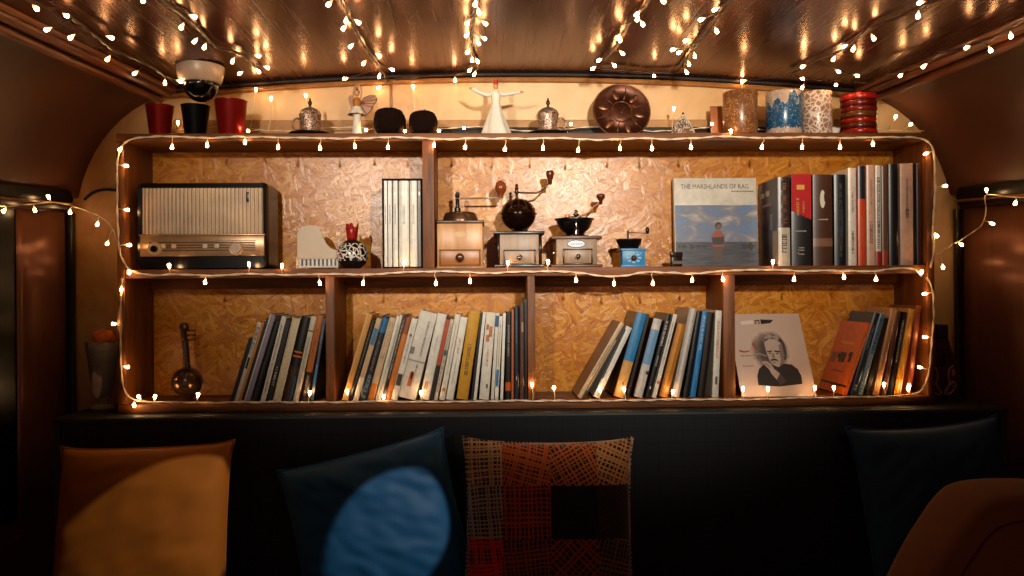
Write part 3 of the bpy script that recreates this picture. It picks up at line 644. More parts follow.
poly(m, [(205, 232), (214, 218), (226, 240), (236, 262), (228, 266)], 0, 2); poly(m, [(200, 290), (240, 280), (285, 296), (284, 303), (240, 290), (204, 300)], 2, 2)
m.build('signature_flourish', [ink('9a3f24'), ink('7a5c4e'), ink('8d8079')], g)
# four pale volumes in a black slipcase
g5 = 'pale volumes in the black slipcase'
u = U(.02); x0 = P(382.5, 267, .02).x; x1 = P(423, 267, .02).x - .001; h = (267 - 177.5) * u
g = thing('slipcase', 'tall black slipcase holding pale volumes beside the upper divider', 'slipcase', (x0, .02, Z_MID + .0002))
m = MB(); W = x1 - x0; t = .0042
for a in ((0, t, 0, .13, 0, h), (W - t, W, 0, .13, 0, h), (t, W - t, 0, .13, 0, t), (t, W - t, 0, .13, h - t, h), (t, W - t, .127, .13, t, h - t)): m.box(*a)
m.build('case_shell', pm('09080a', .85, Specular_IOR_Level=.15), g)
a = 0
for (p0, p1, lab, c) in ((384.2, 387.6, 'thinnest pale volume in the black slipcase, by its outer wall', 'cfc6ba'), (388.2, 392.3, 'thin grey white volume, second in the black slipcase', 'bdb6ac'), (393, 398.2, 'middle slim white volume in the black slipcase', 'd2cabd'), (399, 409.4, 'broad white volume in the black slipcase with faint type', 'd6cec2'), (410, 417.6, 'broad pale volume nearest the upper divider in the slipcase', 'd0c8bc'), (418.2, 421.2, 'narrow dark volume at the divider end of the black slipcase', '4a423c')):
    xa = P(p0, 267, .024).x; xb = P(p1, 267, .026).x
    b = thing('book', lab, 'book', (xb - .0003, .026, Z_MID + .0046), (0, 0, 0), g5)
    book_body(xb - xa - .0006, h - .0092, .098, c, dict(deco=[(L, .5, .72, '9a9288', .2), (PC, .83, .87, 'e4ddd0', .3, .7)]), b)
# ------------------------------------------------------------------ the old radio
def at(px, y, z): return (P(px, 270, y).x, y, z)
u = U(.03); RX = P(137, 268, .03).x; RW = 128 * u; RH = 86.5 * u
g = thing('radio', 'old dark valve radio with ribbed cream grille and two round dials', 'radio', (RX, .03, Z_MID + .0003))
m = MB()
def rr(w0, w1, z0, z1, r, n=6):
    out = []
    for cx, cz, a0 in ((w1 - r, z0 + r, -PI / 2), (w1 - r, z1 - r, 0), (w0 + r, z1 - r, PI / 2), (w0 + r, z0 + r, PI)):
        out += [(cx + math.cos(a0 + PI / 2 * k / n) * r, cz + math.sin(a0 + PI / 2 * k / n) * r) for k in range(n + 1)]
    return out
outer = rr(0, RW, .004, RH, .014); inner = rr(.011, RW - .011, .034, RH - .013, .006)
m.prism(outer, .012, .105)
n = len(outer)
vs = [(x, .012, z) for x, z in outer] + [(x * .985 + RW * .0075, 0.0, .004 + (z - .004) * .985) for x, z in outer] + [(x, .001, z) for x, z in inner] + [(x, .013, z) for x, z in inner]
m.add(vs, [(a * n + i, a * n + (i + 1) % n, (a + 1) * n + (i + 1) % n, (a + 1) * n + i) for a in range(3) for i in range(n)])
m.build('case', pm('0a0504', .24, 0, .2, 30, name='dark_bakelite'), g)
m = MB(); gx0, gx1, gz0, gz1 = .0115, RW - .0115, .093, RH - .015
N = 31 * 6; vs = []
for i in range(N + 1):
    x = gx0 + (gx1 - gx0) * i / N; y = .0035 + .0035 * math.cos(2 * PI * i / 6)
    vs += [(x, y, gz0), (x, y, gz1)]
m.add(vs, [(2 * i, 2 * i + 2, 2 * i + 3, 2 * i + 1) for i in range(N)]); m.box(gx0, gx1, .009, .012, gz0, gz1)
m.build('grille', pm('d2b494', .32, .1, .3, 12, name='ribbed_cream_grille'), g, True)
m = MB(); m.box(RW - .054, RW - .047, -.002, .004, RH - .052, RH - .026, .001); m.build('badge', pm('1c1210', .3), g)
pan = pm('a88058', .3, .3, .35, 25, name='worn_brass_panel')
m = MB(); m.box(.008, RW - .008, -.001, .008, .035, .088, .002)
for z in (.046, .053, .060, .067, .074): m.box(.03, RW - .03, -.0018, 0, z, z + .0022)
m.box(.006, RW - .006, -.003, .006, .088, .0925, .001)
panel = m.build('control_panel', pan, g)
m = MB()
for z in (.0485, .0555, .0625, .0695): m.box(.032, RW - .032, -.0014, 0, z, z + .0028)
m.build('dial_scale', pm('4a3020', .35), panel)
for x in (.062, .09, .17, .2): m = MB(); m.box(x, x + .012, -.0022, -.001, .056, .0665, .0006); m.build('push_key', pm('d8bc98', .3), panel)
for cx, r, kn, kc in ((155, .0185, .0085, '0e0a09'), (234.5, .0185, .0125, 'c8b4a4')):
    x = (cx - 137) * u; z = (268 - 247.5) * u
    m = MB(); M = Matrix.Translation((x, -.001, z)) @ Matrix.Rotation(PI / 2, 4, 'X')
    m.lathe([(r, -.001), (r, .003), (r * .93, .005), (r * .85, .0035), (r * .6, .003), (r * .1, .003)], 32, M=M)
    d = m.build('dial', pm('dcb890', .25, .35), g)
    m = MB(); m.lathe([(kn, .002), (kn, .012), (kn * .85, .0145), (kn * .3, .0145)], 24, M=M, warp=lambda a, z, r: 1 + .03 * math.cos(a * 12)); m.box(x - .0012, x + .0012, -.0165, -.015, z - kn * .8, z + kn * .8)
    m.build('knob', pm(kc, .25, .1), d)
for x in (.03, RW - .03):
    m = MB(); m.box(x - .012, x + .012, .02, .09, 0, .0045, .001); m.build('foot', BLACK, g)
# ------------------------------------------------------------------ toy piano
u = U(.04); g = thing('toy_piano', 'white toy grand piano with raised curved lid beside the radio', 'toy piano', at(296, .04, Z_MID))
WHT = pm('c7b39c', .5, 0, .1, 5, name='ivory_lacquer')
def pl(px, py): return ((px - 296) * u, (265.5 - py) * u)
lid = [pl(296.5, 255), pl(338, 255), pl(338, 247.5), pl(334, 246.5), pl(329, 244), pl(325.5, 240), pl(322.5, 234), pl(320, 228), pl(317, 224), pl(313, 222), pl(307, 221.8), pl(302, 223), pl(298.5, 226), pl(296.8, 230)]
m = MB(); m.prism(lid, .008, .012); m.build('lid', WHT, g)
m = MB(); m.box(0, 42 * u, .004, .05, 10 * u, 11.6 * u, .001); m.box(0, 42 * u, .01, .05, 3 * u, 10 * u); m.box(0, 3.2 * u, 0, .012, 1.5 * u, 10 * u, .001); m.box(0, 42 * u, 0, .012, 1.2 * u, 2.6 * u, .0008); m.build('case', WHT, g)
m = MB(); m.box(3.3 * u, 41.5 * u, .001, .01, 2.6 * u, 9.8 * u); kb = m.build('keyboard', pm('d8d0c2', .3), g)
m = MB()
for i in range(9): x = (5.2 + i * 4.1) * u; m.box(x, x + 1.9 * u, .0002, .0012, 3.2 * u, 9.8 * u)
m.build('black_keys', pm('14233c', .3), kb); kb.children[0]['kind'] = 'stuff' if False else 'part'
for x, y in ((1.5, .004), (40, .004), (20, .044)):
    m = MB(); m.lathe([(.0022, 0), (.003, .003), (.0022, 3 * u)], 10, c=(x * u, y, 0)); m.build('leg', WHT, g)
# ------------------------------------------------------------------ painted pomegranate
u = U(.03); R = 15.6 * u
g = thing('pomegranate_ornament', 'glazed pomegranate ornament patterned in red, white and black with red crown', 'ornament', at(352.3, .045, Z_MID))
def pom():
    s = NT('painted_glaze'); co = s.coord()
    w = s.noise(co, 60, 2); d = s.add('ShaderNodeVectorMath', operation='MULTIPLY_ADD'); s.l.new(w.outputs['Color'], d.inputs[0]); d.inputs[1].default_value = (.012,) * 3; s.l.new(co, d.inputs[2])
    v = s.vor(d.outputs[0], 78, 'DISTANCE_TO_EDGE'); vc = s.vor(d.outputs[0], 78)
    sep = s.add('ShaderNodeSeparateColor'); s.l.new(vc.outputs['Color'], sep.inputs[0])
    fill = s.ramp(sep.outputs[0], [(0, '14100f'), (.38, '7a1a10'), (.62, '1c2c44'), (.8, '0f0c0c')], 'CONSTANT')
    line = s.ramp(v.outputs['Distance'], [(.07, 1.0), (.11, 0.0)])
    sz = s.add('ShaderNodeSeparateXYZ'); s.l.new(co, sz.inputs[0])
    band = s.math('MULTIPLY', s.math('GREATER_THAN', sz.outputs[2], R * .5), s.math('LESS_THAN', sz.outputs[2], R * 1.62))
    c = s.mix(s.math('MULTIPLY', line, band), fill, 'd8d0c4')
    c = s.mix(band, '16100e', c)
    return s.fin(c, .2)
m = MB(); m.lathe([(R * .5, .001), (R * .85, R * .3), (R * .99, R * .7), (R, R * .95), (R * .93, R * 1.3), (R * .75, R * 1.6), (R * .45, R * 1.8), (R * .33, R * 1.86)], 32); m.build('body', pom(), g, True)
m = MB(); m.lathe([(R * .42, 0), (R * .5, .003), (R * .52, .006)], 24); m.build('foot_ring', pm('d8cfc2', .3), g)
m = MB()
prof = [(R * .3, R * 1.8), (R * .33, R * 2.0), (R * .36, R * 2.3), (R * .42, R * 2.65)]
m.lathe(prof, 40, cap=False, warp=lambda a, z, r: 1)
vs = m.v
m.v = [(x, y, z + (R * .28 * max(0, math.sin(3 * math.atan2(y, x)) ) if z > R * 2.5 else 0)) for x, y, z in m.v]
o = m.build('crown', pm('9c1712', .25), g, True); md = o.modifiers.new('thickness', 'SOLIDIFY'); md.thickness = .002
# ------------------------------------------------------------------ coffee grinders
BRZ = pm('4a2e1e', .25, .85, .3, 20, name='dark_bronze'); IRON = pm('0b0a0b', .3, .3, .2, 40, name='black_iron')
CHR = pm('b8b0a8', .12, 1, .1, 20, name='chrome'); KNOB = pm('54260f', .25, 0, .3, 30, name='turned_wood')
def drawer(g, x0, x1, z0, z1, wood_m, frame_m, knob_m, kr):
    m = MB(); t = .003
    for a in ((x0 - t, x1 + t, z0 - t, z0), (x0 - t, x1 + t, z1, z1 + t), (x0 - t, x0, z0, z1), (x1, x1 + t, z0, z1)): m.box(a[0], a[1], -.0022, .002, a[2], a[3], .0006)
    m.build('drawer_frame', frame_m, g)
    m = MB(); m.box(x0 + .0004, x1 - .0004, -.0015, .003, z0 + .0004, z1 - .0004, .001); d = m.build('drawer', wood_m, g)
    m = MB(); M = Matrix.Translation(((x0 + x1) / 2, -.0015, (z0 + z1) / 2)) @ Matrix.Rotation(PI / 2, 4, 'X')
    m.lathe([(kr * .5, 0), (kr * .45, .004), (kr, .008), (kr, .012), (kr * .6, .015), (kr * .1, .0155)], 20, M=M); m.build('knob', knob_m, d, True)
def crank(g, pts, r, metal, knob_prof, kc, kmat, rad0=.003):
    m = MB(); m.tube(smoothpath(pts, .004), r, 8); c = m.build('crank_arm', metal, g, True)
    m = MB(); m.lathe(knob_prof, 20, c=kc); m.build('crank_knob', kmat, c, True)
def grinder(pxc, y, name_label, grp=None, d=.11):
    g = thing('coffee_grinder', name_label, 'coffee grinder', at(pxc, y, Z_MID + .0002), (0, 0, 0), grp); return g
# pale wooden one with tin dome
y = .028; u = U(y); g = grinder(460, y, 'pale pine coffee grinder with low tin dome, standing beside the divider')
PINE = wood('9a5f25', 'c98e48', 2, 1.0, .35, 'varnished_pine'); PINEH = wood('8a4c1a', 'b87636', 0, 1.0, .35, 'varnished_pine_drawer')
m = MB(); m.box(-23 * u, 23 * u, .002, .118, .003, 45 * u, .002); m.build('box_body', PINE, g)
m = MB(); m.box(-24 * u, 24 * u, 0, .12, 0, .0035, .001); m.build('base_board', PINE, g)
m = MB(); m.box(-24.5 * u, 24.5 * u, -.001, .121, 44.6 * u, 47.6 * u, .001); m.build('top_plate', pm('3c2416', .35, .5), g)
cy = .06
m = MB(); m.lathe([(18.5 * u, 47.6 * u), (18.5 * u, 49 * u), (16.5 * u, 55 * u), (15 * u, 57 * u), (9 * u, 58.2 * u), (3.6 * u, 58.5 * u)], 36, c=(0, cy, 0)); m.build('hopper_dome', pm('7a5c48', .28, .9, .2, 12), g)
m = MB(); m.lathe([(3.4 * u, 58 * u), (3.2 * u, 62 * u), (1.9 * u, 63 * u), (1.9 * u, 72 * u), (2.4 * u, 73 * u), (2.4 * u, 77 * u), (1.2 * u, 78.6 * u)], 16, c=(-3 * u, cy, 0)); m.build('spindle', IRON, g)
m = MB(); m.box(-5 * u, 43 * u, cy - .005, cy + .005, 71.4 * u, 72.8 * u, .0008); c = m.build('crank_arm', pm('6a5040', .3, .9), g)
m = MB(); m.lathe([(3.4 * u, 72.6 * u), (2.5 * u, 74.5 * u), (3.2 * u, 76 * u), (5.7 * u, 80 * u), (6 * u, 83.5 * u), (4.8 * u, 87.5 * u), (2 * u, 90 * u), (.4 * u, 90.4 * u)], 20, c=(41.5 * u, cy, 0)); m.build('crank_knob', pm('7a3a1a', .22), c, True)
drawer(g, -19.5 * u, 19.5 * u, 3.2 * u, 17.6 * u, PINEH, wood('5a2a10', '7a4018', 0, 1, .4), KNOB, 4.2 * u)
m = MB(); n = 24; m.prism([(math.cos(2 * PI * i / n) * 6.6 * u, 33.5 * u + math.sin(2 * PI * i / n) * 2.8 * u) for i in range(n)], .0012, .0022)
m.build('oval_badge', pm('c9a06a', .3), g, label='faded oval maker mark')
# spherical one
y = .028; u = U(y); g = grinder(519.5, y, 'coffee grinder with a round bronze globe hopper on a grey box')
GRY = wood('7a5e48', '9c8068', 2, 1.0, .4, 'greyish_wood'); DK = pm('1c110c', .3, 0, .2, 30, name='dark_plinth')
m = MB(); m.box(-20.5 * u, 20.5 * u, .005, .112, .008, 34 * u, .0015); m.build('box_body', GRY, g)
m = MB(); m.box(-25.5 * u, 25.5 * u, 0, .12, 0, 3.4 * u, .0025); m.build('base_board', DK, g)
m = MB(); m.box(-25.5 * u, 25.5 * u, 0, .12, 33.4 * u, 36.6 * u, .002); m.build('top_plate', DK, g)
for sx in (-1, 1):
    m = MB(); m.lathe([(1.7 * u, 3 * u), (1.7 * u, 34 * u)], 12, c=(sx * 21 * u, .006, 0)); m.build('corner_post', DK, g, True)
cy = .06; zc = 55 * u; R = 18 * u
m = MB(); m.lathe([(8 * u, 36.6 * u), (8 * u, 37.6 * u), (4.5 * u, 38.5 * u), (4 * u, 40 * u)] + [(R * math.cos(a), zc + R * .92 * math.sin(a)) for a in [(-65 + 5 * k) * PI / 180 for k in range(14)]] + [(R * 1.07, zc), (R * 1.07, zc + 1.2 * u)] + [(R * math.cos(a), zc + R * .92 * math.sin(a)) for a in [(5 + 6 * k) * PI / 180 for k in range(14)]], 40, c=(0, cy, 0))
m.build('globe_hopper', pm('2c1710', .16, .7, .3, 10, name='polished_bronze'), g, 40)
m = MB()
for k in range(12):
    a = 2 * PI * k / 12; m.tube([(math.cos(a) * R * math.cos(t) * 1.005, cy + math.sin(a) * R * math.cos(t) * 1.005, zc + R * .93 * math.sin(t)) for t in (.35, .6, .85, 1.1)], .0008, 5)
m.build('dome_rib', pm('9a7458', .25, .8), g)
m = MB(); m.lathe([(3 * u, 70 * u), (1.4 * u, 73 * u), (1.4 * u, 77 * u), (2.8 * u, 78.5 * u), (1.3 * u, 80 * u), (2.4 * u, 82 * u), (1 * u, 83.5 * u), (1.8 * u, 85.5 * u), (.4 * u, 87 * u)], 16, c=(-1.5 * u, cy, 0)); m.build('finial', BRZ, g, True)
m = MB(); m.tube(smoothpath([(-1.5 * u, cy, 78 * u), (12 * u, cy, 77.5 * u), (21 * u, cy, 78 * u), (26 * u, cy, 82 * u), (31 * u, cy, 86.5 * u), (33 * u, cy, 87 * u)], .004), .0026, 8); c = m.build('crank_arm', BRZ, g, True)
m = MB(); m.lathe([(2 * u, 86 * u), (2.2 * u, 90 * u), (3.6 * u, 94 * u), (4.3 * u, 97.5 * u), (3.6 * u, 100 * u), (1 * u, 100.6 * u)], 18, c=(33 * u, cy, 0)); m.build('crank_knob', KNOB, c, True)
drawer(g, -14.6 * u, 15.2 * u, 3.9 * u, 17 * u, GRY, DK, CHR, 2.6 * u)
m = MB(); m.tube([(-25 * u - .004, .03, 24 * u), (-25 * u + .012, .03, 24 * u)], .0025, 8); m.build('side_screw', IRON, g)
# open black bowl one
y = .028; u = U(y); g = grinder(577, y, 'coffee grinder with open black bowl and silver oval badge on its box')
m = MB(); m.box(-20.5 * u, 20.5 * u, .005, .112, .006, 29 * u, .0015); m.build('box_body', GRY, g)
m = MB(); m.box(-26 * u, 26 * u, 0, .12, 0, 3 * u, .0025); m.build('base_board', wood('4a2c1a', '6a4630', 0, 1, .4), g)
m = MB(); m.box(-25.5 * u, 25.5 * u, 0, .12, 28.4 * u, 31.6 * u, .002); m.build('top_plate', wood('4a2c1a', '6a4630', 0, 1, .4), g)
cy = .06
m = MB(); m.lathe([(15 * u, 31.6 * u), (15 * u, 32.8 * u), (8 * u, 34 * u), (10 * u, 36 * u), (15 * u, 40 * u), (18 * u, 46 * u), (18.6 * u, 49 * u), (20.3 * u, 49.4 * u), (20.3 * u, 50.6 * u), (18 * u, 50.6 * u), (16.5 * u, 46 * u), (12 * u, 40 * u), (5 * u, 37 * u)], 36, c=(0, cy, 0)); m.build('bowl_hopper', IRON, g, 40)
m = MB(); m.lathe([(3.4 * u, 32 * u), (2.2 * u, 34.5 * u), (3 * u, 37 * u), (1.3 * u, 40 * u), (1.3 * u, 52 * u), (3.6 * u, 53.5 * u), (1.4 * u, 55 * u), (2.4 * u, 57 * u), (.4 * u, 58.6 * u)], 16, c=(0, cy - 17 * u, 0), ); m.build('finial', CHR, g, True)
m = MB(); m.tube(smoothpath([(-7 * u, cy, 53 * u), (0, cy, 52.4 * u), (10 * u, cy, 54.5 * u), (17 * u, cy, 58.5 * u), (20 * u, cy, 63 * u), (25 * u, cy, 66 * u), (27.5 * u, cy, 66.5 * u)], .004), .0028, 8); m.box(-9.5 * u, -5 * u, cy - .006, cy + .006, 50.8 * u, 55 * u, .001); c = m.build('crank_arm', pm('7a4424', .28, .6), g, True)
m = MB(); m.lathe([(1.8 * u, 65.5 * u), (1.9 * u, 69 * u), (4.2 * u, 72 * u), (4.6 * u, 74.5 * u), (3.8 * u, 76 * u), (1 * u, 76.4 * u)], 18, c=(27.5 * u, cy, 0)); m.build('crank_knob', KNOB, c, True)
drawer(g, -12.8 * u, 14.6 * u, 4 * u, 17.6 * u, GRY, DK, CHR, 2.4 * u)
m = MB(); n = 24; m.prism([(-.5 * u + math.cos(2 * PI * i / n) * 9 * u, 23.6 * u + math.sin(2 * PI * i / n) * 3.7 * u) for i in range(n)], .0035, .006); b = m.build('oval_badge', pm('777c82', .3, .6, .5, 300), g, label='silver oval badge')
m = MB(); m.tube([(-.5 * u + math.cos(2 * PI * i / n) * 9 * u, .0036, 23.6 * u + math.sin(2 * PI * i / n) * 3.7 * u) for i in range(n)], .0008, 6, closed=True)
for q in range(5): m.tube([((-6 + q * 2.6) * u, .0034, 22.4 * u), ((-5 + q * 2.6) * u, .0032, 25.2 * u), ((-4.2 * 1 + q * 2.6) * u, .0034, 22.6 * u)], .0006, 5)
m.build('badge_rim', pm('4a4a50', .3, .7), b)
m = MB(); m.lathe([(2 * u, 0), (2.8 * u, .002), (2.8 * u, .006), (1.4 * u, .008)], 14, M=Matrix.Translation((-20.5 * u, .04, 15 * u)) @ Matrix.Rotation(-PI / 2, 4, 'Y')); m.build('side_screw', CHR, g)
# small blue one
y = .03; u = U(y); g = grinder(634, y, 'small bright blue miniature coffee mill with black hopper')
BLU = pm('2f7fb4', .4, 0, .2, 60, name='blue_enamel')
m = MB(); m.box(-11.5 * u, 11.5 * u, .002, .058, 2 * u, 17 * u, .001); m.build('box_body', BLU, g)
m = MB(); m.box(-13 * u, 12.8 * u, 0, .06, 0, 2.2 * u, .001); m.build('base_board', BLU, g)
m = MB(); m.box(-13 * u, 12.6 * u, 0, .06, 16.6 * u, 18.6 * u, .001); m.build('top_plate', BLU, g)
m = MB(); m.lathe([(9.5 * u, 18.6 * u), (10 * u, 20.5 * u), (12 * u, 25 * u), (13 * u, 27 * u), (13 * u, 28.6 * u), (11.6 * u, 28.6 * u), (10.4 * u, 25 * u), (5 * u, 21.5 * u)], 28, c=(-3 * u, .03, 0)); m.build('hopper', IRON, g, 40)
m = MB(); m.lathe([(1.1 * u, 21 * u), (1.1 * u, 36 * u), (.7 * u, 37.4 * u)], 10, c=(-4 * u, .03, 0)); m.build('spindle', IRON, g)
m = MB(); m.tube(smoothpath([(-4 * u, .03, 35.4 * u), (6 * u, .03, 35 * u), (16 * u, .03, 34.6 * u)], .004), .0011, 6); c = m.build('crank_arm', BRZ, g)
m = MB(); m.lathe([(1 * u, 34 * u), (1.9 * u, 36 * u), (2 * u, 38.6 * u), (1.2 * u, 40.6 * u), (.3 * u, 41 * u)], 14, c=(16 * u, .03, 0)); m.build('crank_knob', IRON, c, True)
m = MB()
for k in range(8):
    a = 2 * PI * k / 8; r0 = 5.6
    m.ball((math.cos(a) * r0 * u * 1.1, .0015, 9 * u + math.sin(a) * r0 * u * .8), (1.7 * u, .0012, 1.1 * u), 10, 6)
for k in range(5): m.ball(((-7 + k * 3.5) * u, .0015, (14.5 if k % 2 else 13.6) * u), (1.1 * u, .001, .7 * u), 8, 6)
m.build('painted_flower', pm('8fc0dc', .4), g)
m = MB(); m.lathe([(2.6 * u, 0), (2.8 * u, .002), (1.6 * u, .005), (.3 * u, .006)], 16, M=Matrix.Translation((0, .0016, 9 * u)) @ Matrix.Rotation(PI / 2, 4, 'X')); m.build('knob', pm('5a3418', .3, .5), g)
# ------------------------------------------------------------------ metal lute
y = .06; u = U(y); g = thing('miniature_lute', 'bronze miniature lute with round belly standing alone in the lower corner bay', 'ornament', at(186.5, y, Z_BOT + .0003))
m = MB(); R = 14.8 * u
m.lathe([(9 * u, 0), (9.4 * u, 1.6 * u), (5.5 * u, 3 * u), (6.5 * u, 4.2 * u)] + [(R * math.cos(a), 18.5 * u + R * math.sin(a)) for a in [(-62 + 6 * k) * PI / 180 for k in range(24)]] + [(3.6 * u, 33.6 * u), (3.1 * u, 36 * u)], 36)
LUTE = pm('6e5444', .26, .8, .35, 30, name='aged_bronze'); m.build('belly', LUTE, g, 50)
m = MB(); pts = [(0, 0, 33 * u), (-.8 * u, 0, 46 * u), (-1.8 * u, 0, 58 * u), (-2.4 * u, -.003, 64 * u), (-1.6 * u, -.01, 70 * u), (0, -.012, 74 * u)]
m.tube(smoothpath(pts, .004), .0082, 12); nk = m.build('neck', LUTE, g, True)
m = MB()
for z in (37, 42, 47, 52, 57): m.lathe([(.0092, z * u), (.0096, z * u + .001), (.0092, z * u + .002)], 14, c=(-(z - 33) / 25 * 1.8 * u, 0, 0))
m.build('fret', LUTE, nk)
m = MB(); m.ball((-1.5 * u, -.008, 73 * u), (.013, .011, .012), 14, 10); m.build('head_scroll', LUTE, nk, True)
for z in (60, 64.5, 69):
    m = MB(); m.tube([(-2 * u, 0, z * u), (6.6 * u, 0, (z + .6) * u)], .0022, 8); m.ball((7.4 * u, 0, (z + .6) * u), (.004, .003, .0045), 10, 8); m.build('tuning_peg', LUTE, nk, True)
m = MB(); 
for dx in (-.0025, 0, .0025): m.tube([(dx, -R * .985, 20 * u), (dx, -.0115, 36 * u), (dx - 1.6 * u, -.0095, 58 * u)], .0005, 4)
m.build('string', CHR, g)
# ------------------------------------------------------------------ glass with orange flower head, scalloped flask
y = .09; u = U(y); g = thing('sundae_glass', 'tall footed glass with dark filling and orange ruffled top beside the shelf', 'glass', at(102, y, Z_LEDGE))
def glass():
    s = NT('clear_glass'); n = s.noise(s.coord(), 8, 2)
    return s.fin('e8dccf', s.ramp(n.outputs['Fac'], [(.3, .05), (.7, .1)]), 0, Transmission_Weight=.72, IOR=1.3)
m = MB(); prof = [(11.5 * u, 0), (12 * u, 1.2 * u), (11 * u, 3.4 * u), (5 * u, 5 * u), (5.4 * u, 7 * u), (8 * u, 12 * u), (10.5 * u, 26 * u), (13 * u, 46 * u), (15 * u, 58 * u), (15.6 * u, 66 * u), (14.9 * u, 66 * u), (14.2 * u, 58 * u), (12.2 * u, 46 * u), (9.7 * u, 26 * u), (7 * u, 13 * u), (2 * u, 11 * u)]
m.lathe(prof, 32, warp=lambda a, z, r: 1 + (.02 * math.cos(a * 9) if z > 20 * u else 0)); m.build('glass_body', glass(), g, 50)
m = MB(); m.lathe([(6.4 * u, 13.5 * u), (9.2 * u, 26 * u), (11.6 * u, 45 * u), (13.2 * u, 54 * u), (8 * u, 57 * u)], 28); m.build('filling', pm('6a4a3a', .6, 0, .4, 90, .3), g, True)
m = MB(); m.ball((-1 * u, -10.2 * u, 28 * u), (5 * u, 1.6 * u, 17 * u), 18, 12); m.build('pale_label', pm('d8c4b4', .5), g, True)
def ruff(v): return 1 + .22 * noise.noise(v * 3.1 + Vector((3, 1, 7))) + .1 * noise.noise(v * 9)
m = MB(); m.ball((-1 * u, 0, 58 * u), (13.6 * u, 13 * u, 8 * u), 28, 16, fn=ruff); m.build('dark_petals', pm('6a5044', .8, 0, .4, 120, .4), g, True)
m = MB()
for i in range(9):
    a = i * 2.4; m.ball((2 * u + math.cos(a) * 6 * u, math.sin(a) * 5 * u, (70 + 3 * math.sin(i * 1.7)) * u), (5.6 * u, 5 * u, 5 * u), 14, 10, fn=lambda v, i=i: 1 + .2 * noise.noise(v * 3 + Vector((i, 0, 0))))
m.build('orange_flower', pm('d0641e', .75, 0, .3, 150, .4), g, True)
y = .085; u = U(y); g = thing('leather_flask', 'dark scalloped flask with pale scroll motif standing beside the shelf end', 'flask', at(943, y, Z_LEDGE))
DF = pm('4a2416', .45, 0, .35, 40, .2, name='dark_tooled_leather')
def fp(side):
    out = []
    prof = [(6, 62), (8, 55), (11, 47), (15, 38), (17.5, 28), (18, 18), (16, 8), (14, 0)]
    pts = smoothpath([Vector((a * u, 0, b * u)) for a, b in prof], 1.6 * u)
    for i, p in enumerate(pts): out.append((side * (p.x + (.9 * u if i % 2 else -.3 * u)), p.z))
    return out
r_ = fp(1); l_ = fp(-1)[::-1]
m = MB(); m.prism(l_ + r_, .006, .034)
m.build('flask_body', DF, g)
m = MB(); m.box(-6 * u, 6 * u, .002, .038, 62 * u, 76 * u, .003); m.build('stopper', pm('2e1a10', .5), g)
pale = pm('c08a6a', .5, 0, .2, 50)
for sx in (-1, 1):
    m = MB(); m.tube(smoothpath([(sx * a * u, .004, b * u) for a, b in ((11, 34), (7, 31), (5.5, 24), (7, 17), (4.5, 11), (1.8, 7), (5, 5), (10, 8), (13, 14), (10, 18), (8.6, 15), (10.6, 13))], .003), [.0032] * 200 if False else .0026, 8)
    m.ball((sx * 11 * u, .005, 27 * u), (2 * u, .003, 4 * u), 10, 8); m.build('scroll_motif', pale, g, True)
m = MB()
for z in (20, 16, 12): m.ball((0, .005, z * u), (1 * u, .003, 1.2 * u), 10, 8)
m.ball((0, .006, 42 * u), (3.2 * u, .003, 9 * u), 12, 10); m.build('centre_motif', pm('140a08', .3), g, True)
# ------------------------------------------------------------------ things on top of the shelf
ZS = Z_TOP + .0003; y = .045; u = U(y); Y0 = y
def top_h(py): return P(512, py, Y0).z - ZS
def ts(px, py): return P(px, py, Y0)
def pot(px0, px1, b0, b1, py, lab, c):
    cxp = (px0 + px1) / 2; h = P(cxp, py, Y0).z - ZS; R = (px1 - px0) / 2 * u; r = (b1 - b0) / 2 * u
    g = thing('plant_pot', lab, 'plant pot', at(cxp, Y0, ZS))
    m = MB(); m.lathe([(r * .96, 0), (r, .002), (R * .97, h * .96), (R, h * .985), (R, h), (R * .94, h), (R * .9, h * .9), (r * .92, h * .6)], 36, cap=True); m.build('pot_wall', pm(c, .3, .55, .25, 14), g, 45)
    m = MB(); m.lathe([(R * .5, h * .84), (R * .88, h * .86), (R * .2, h * .885)], 24); m.build('soil', pm('1a0e08', .95, 0, .4, 200, .5), g, True)
pot(147.5, 174.5, 151, 170.5, 106, 'smaller dark red metal pot at the shelf corner under the ceiling trim', '8a1712')
pot(182.5, 210.5, 187, 207, 106, 'black metal pot between the two dark red pots', '0b0b0d')
pot(216, 248, 220, 244, 101, 'larger dark red metal pot beside the black pot', '8e1613')
def cop():
    s = NT('embossed_copper'); co = s.coord(); n = s.noise(co, 150, 4, .7, 1.5); n2 = s.noise(co, 25, 2)
    s.bump(n.outputs['Fac'], .6, .002)
    return s.fin(s.ramp(n.outputs['Fac'], [(.38, '3a2419'), (.5, '8a6650'), (.62, 'd6c4b6')]), .28, .7)  # bright highlights of the embossing are put into the colour as pale silver
COP = cop()
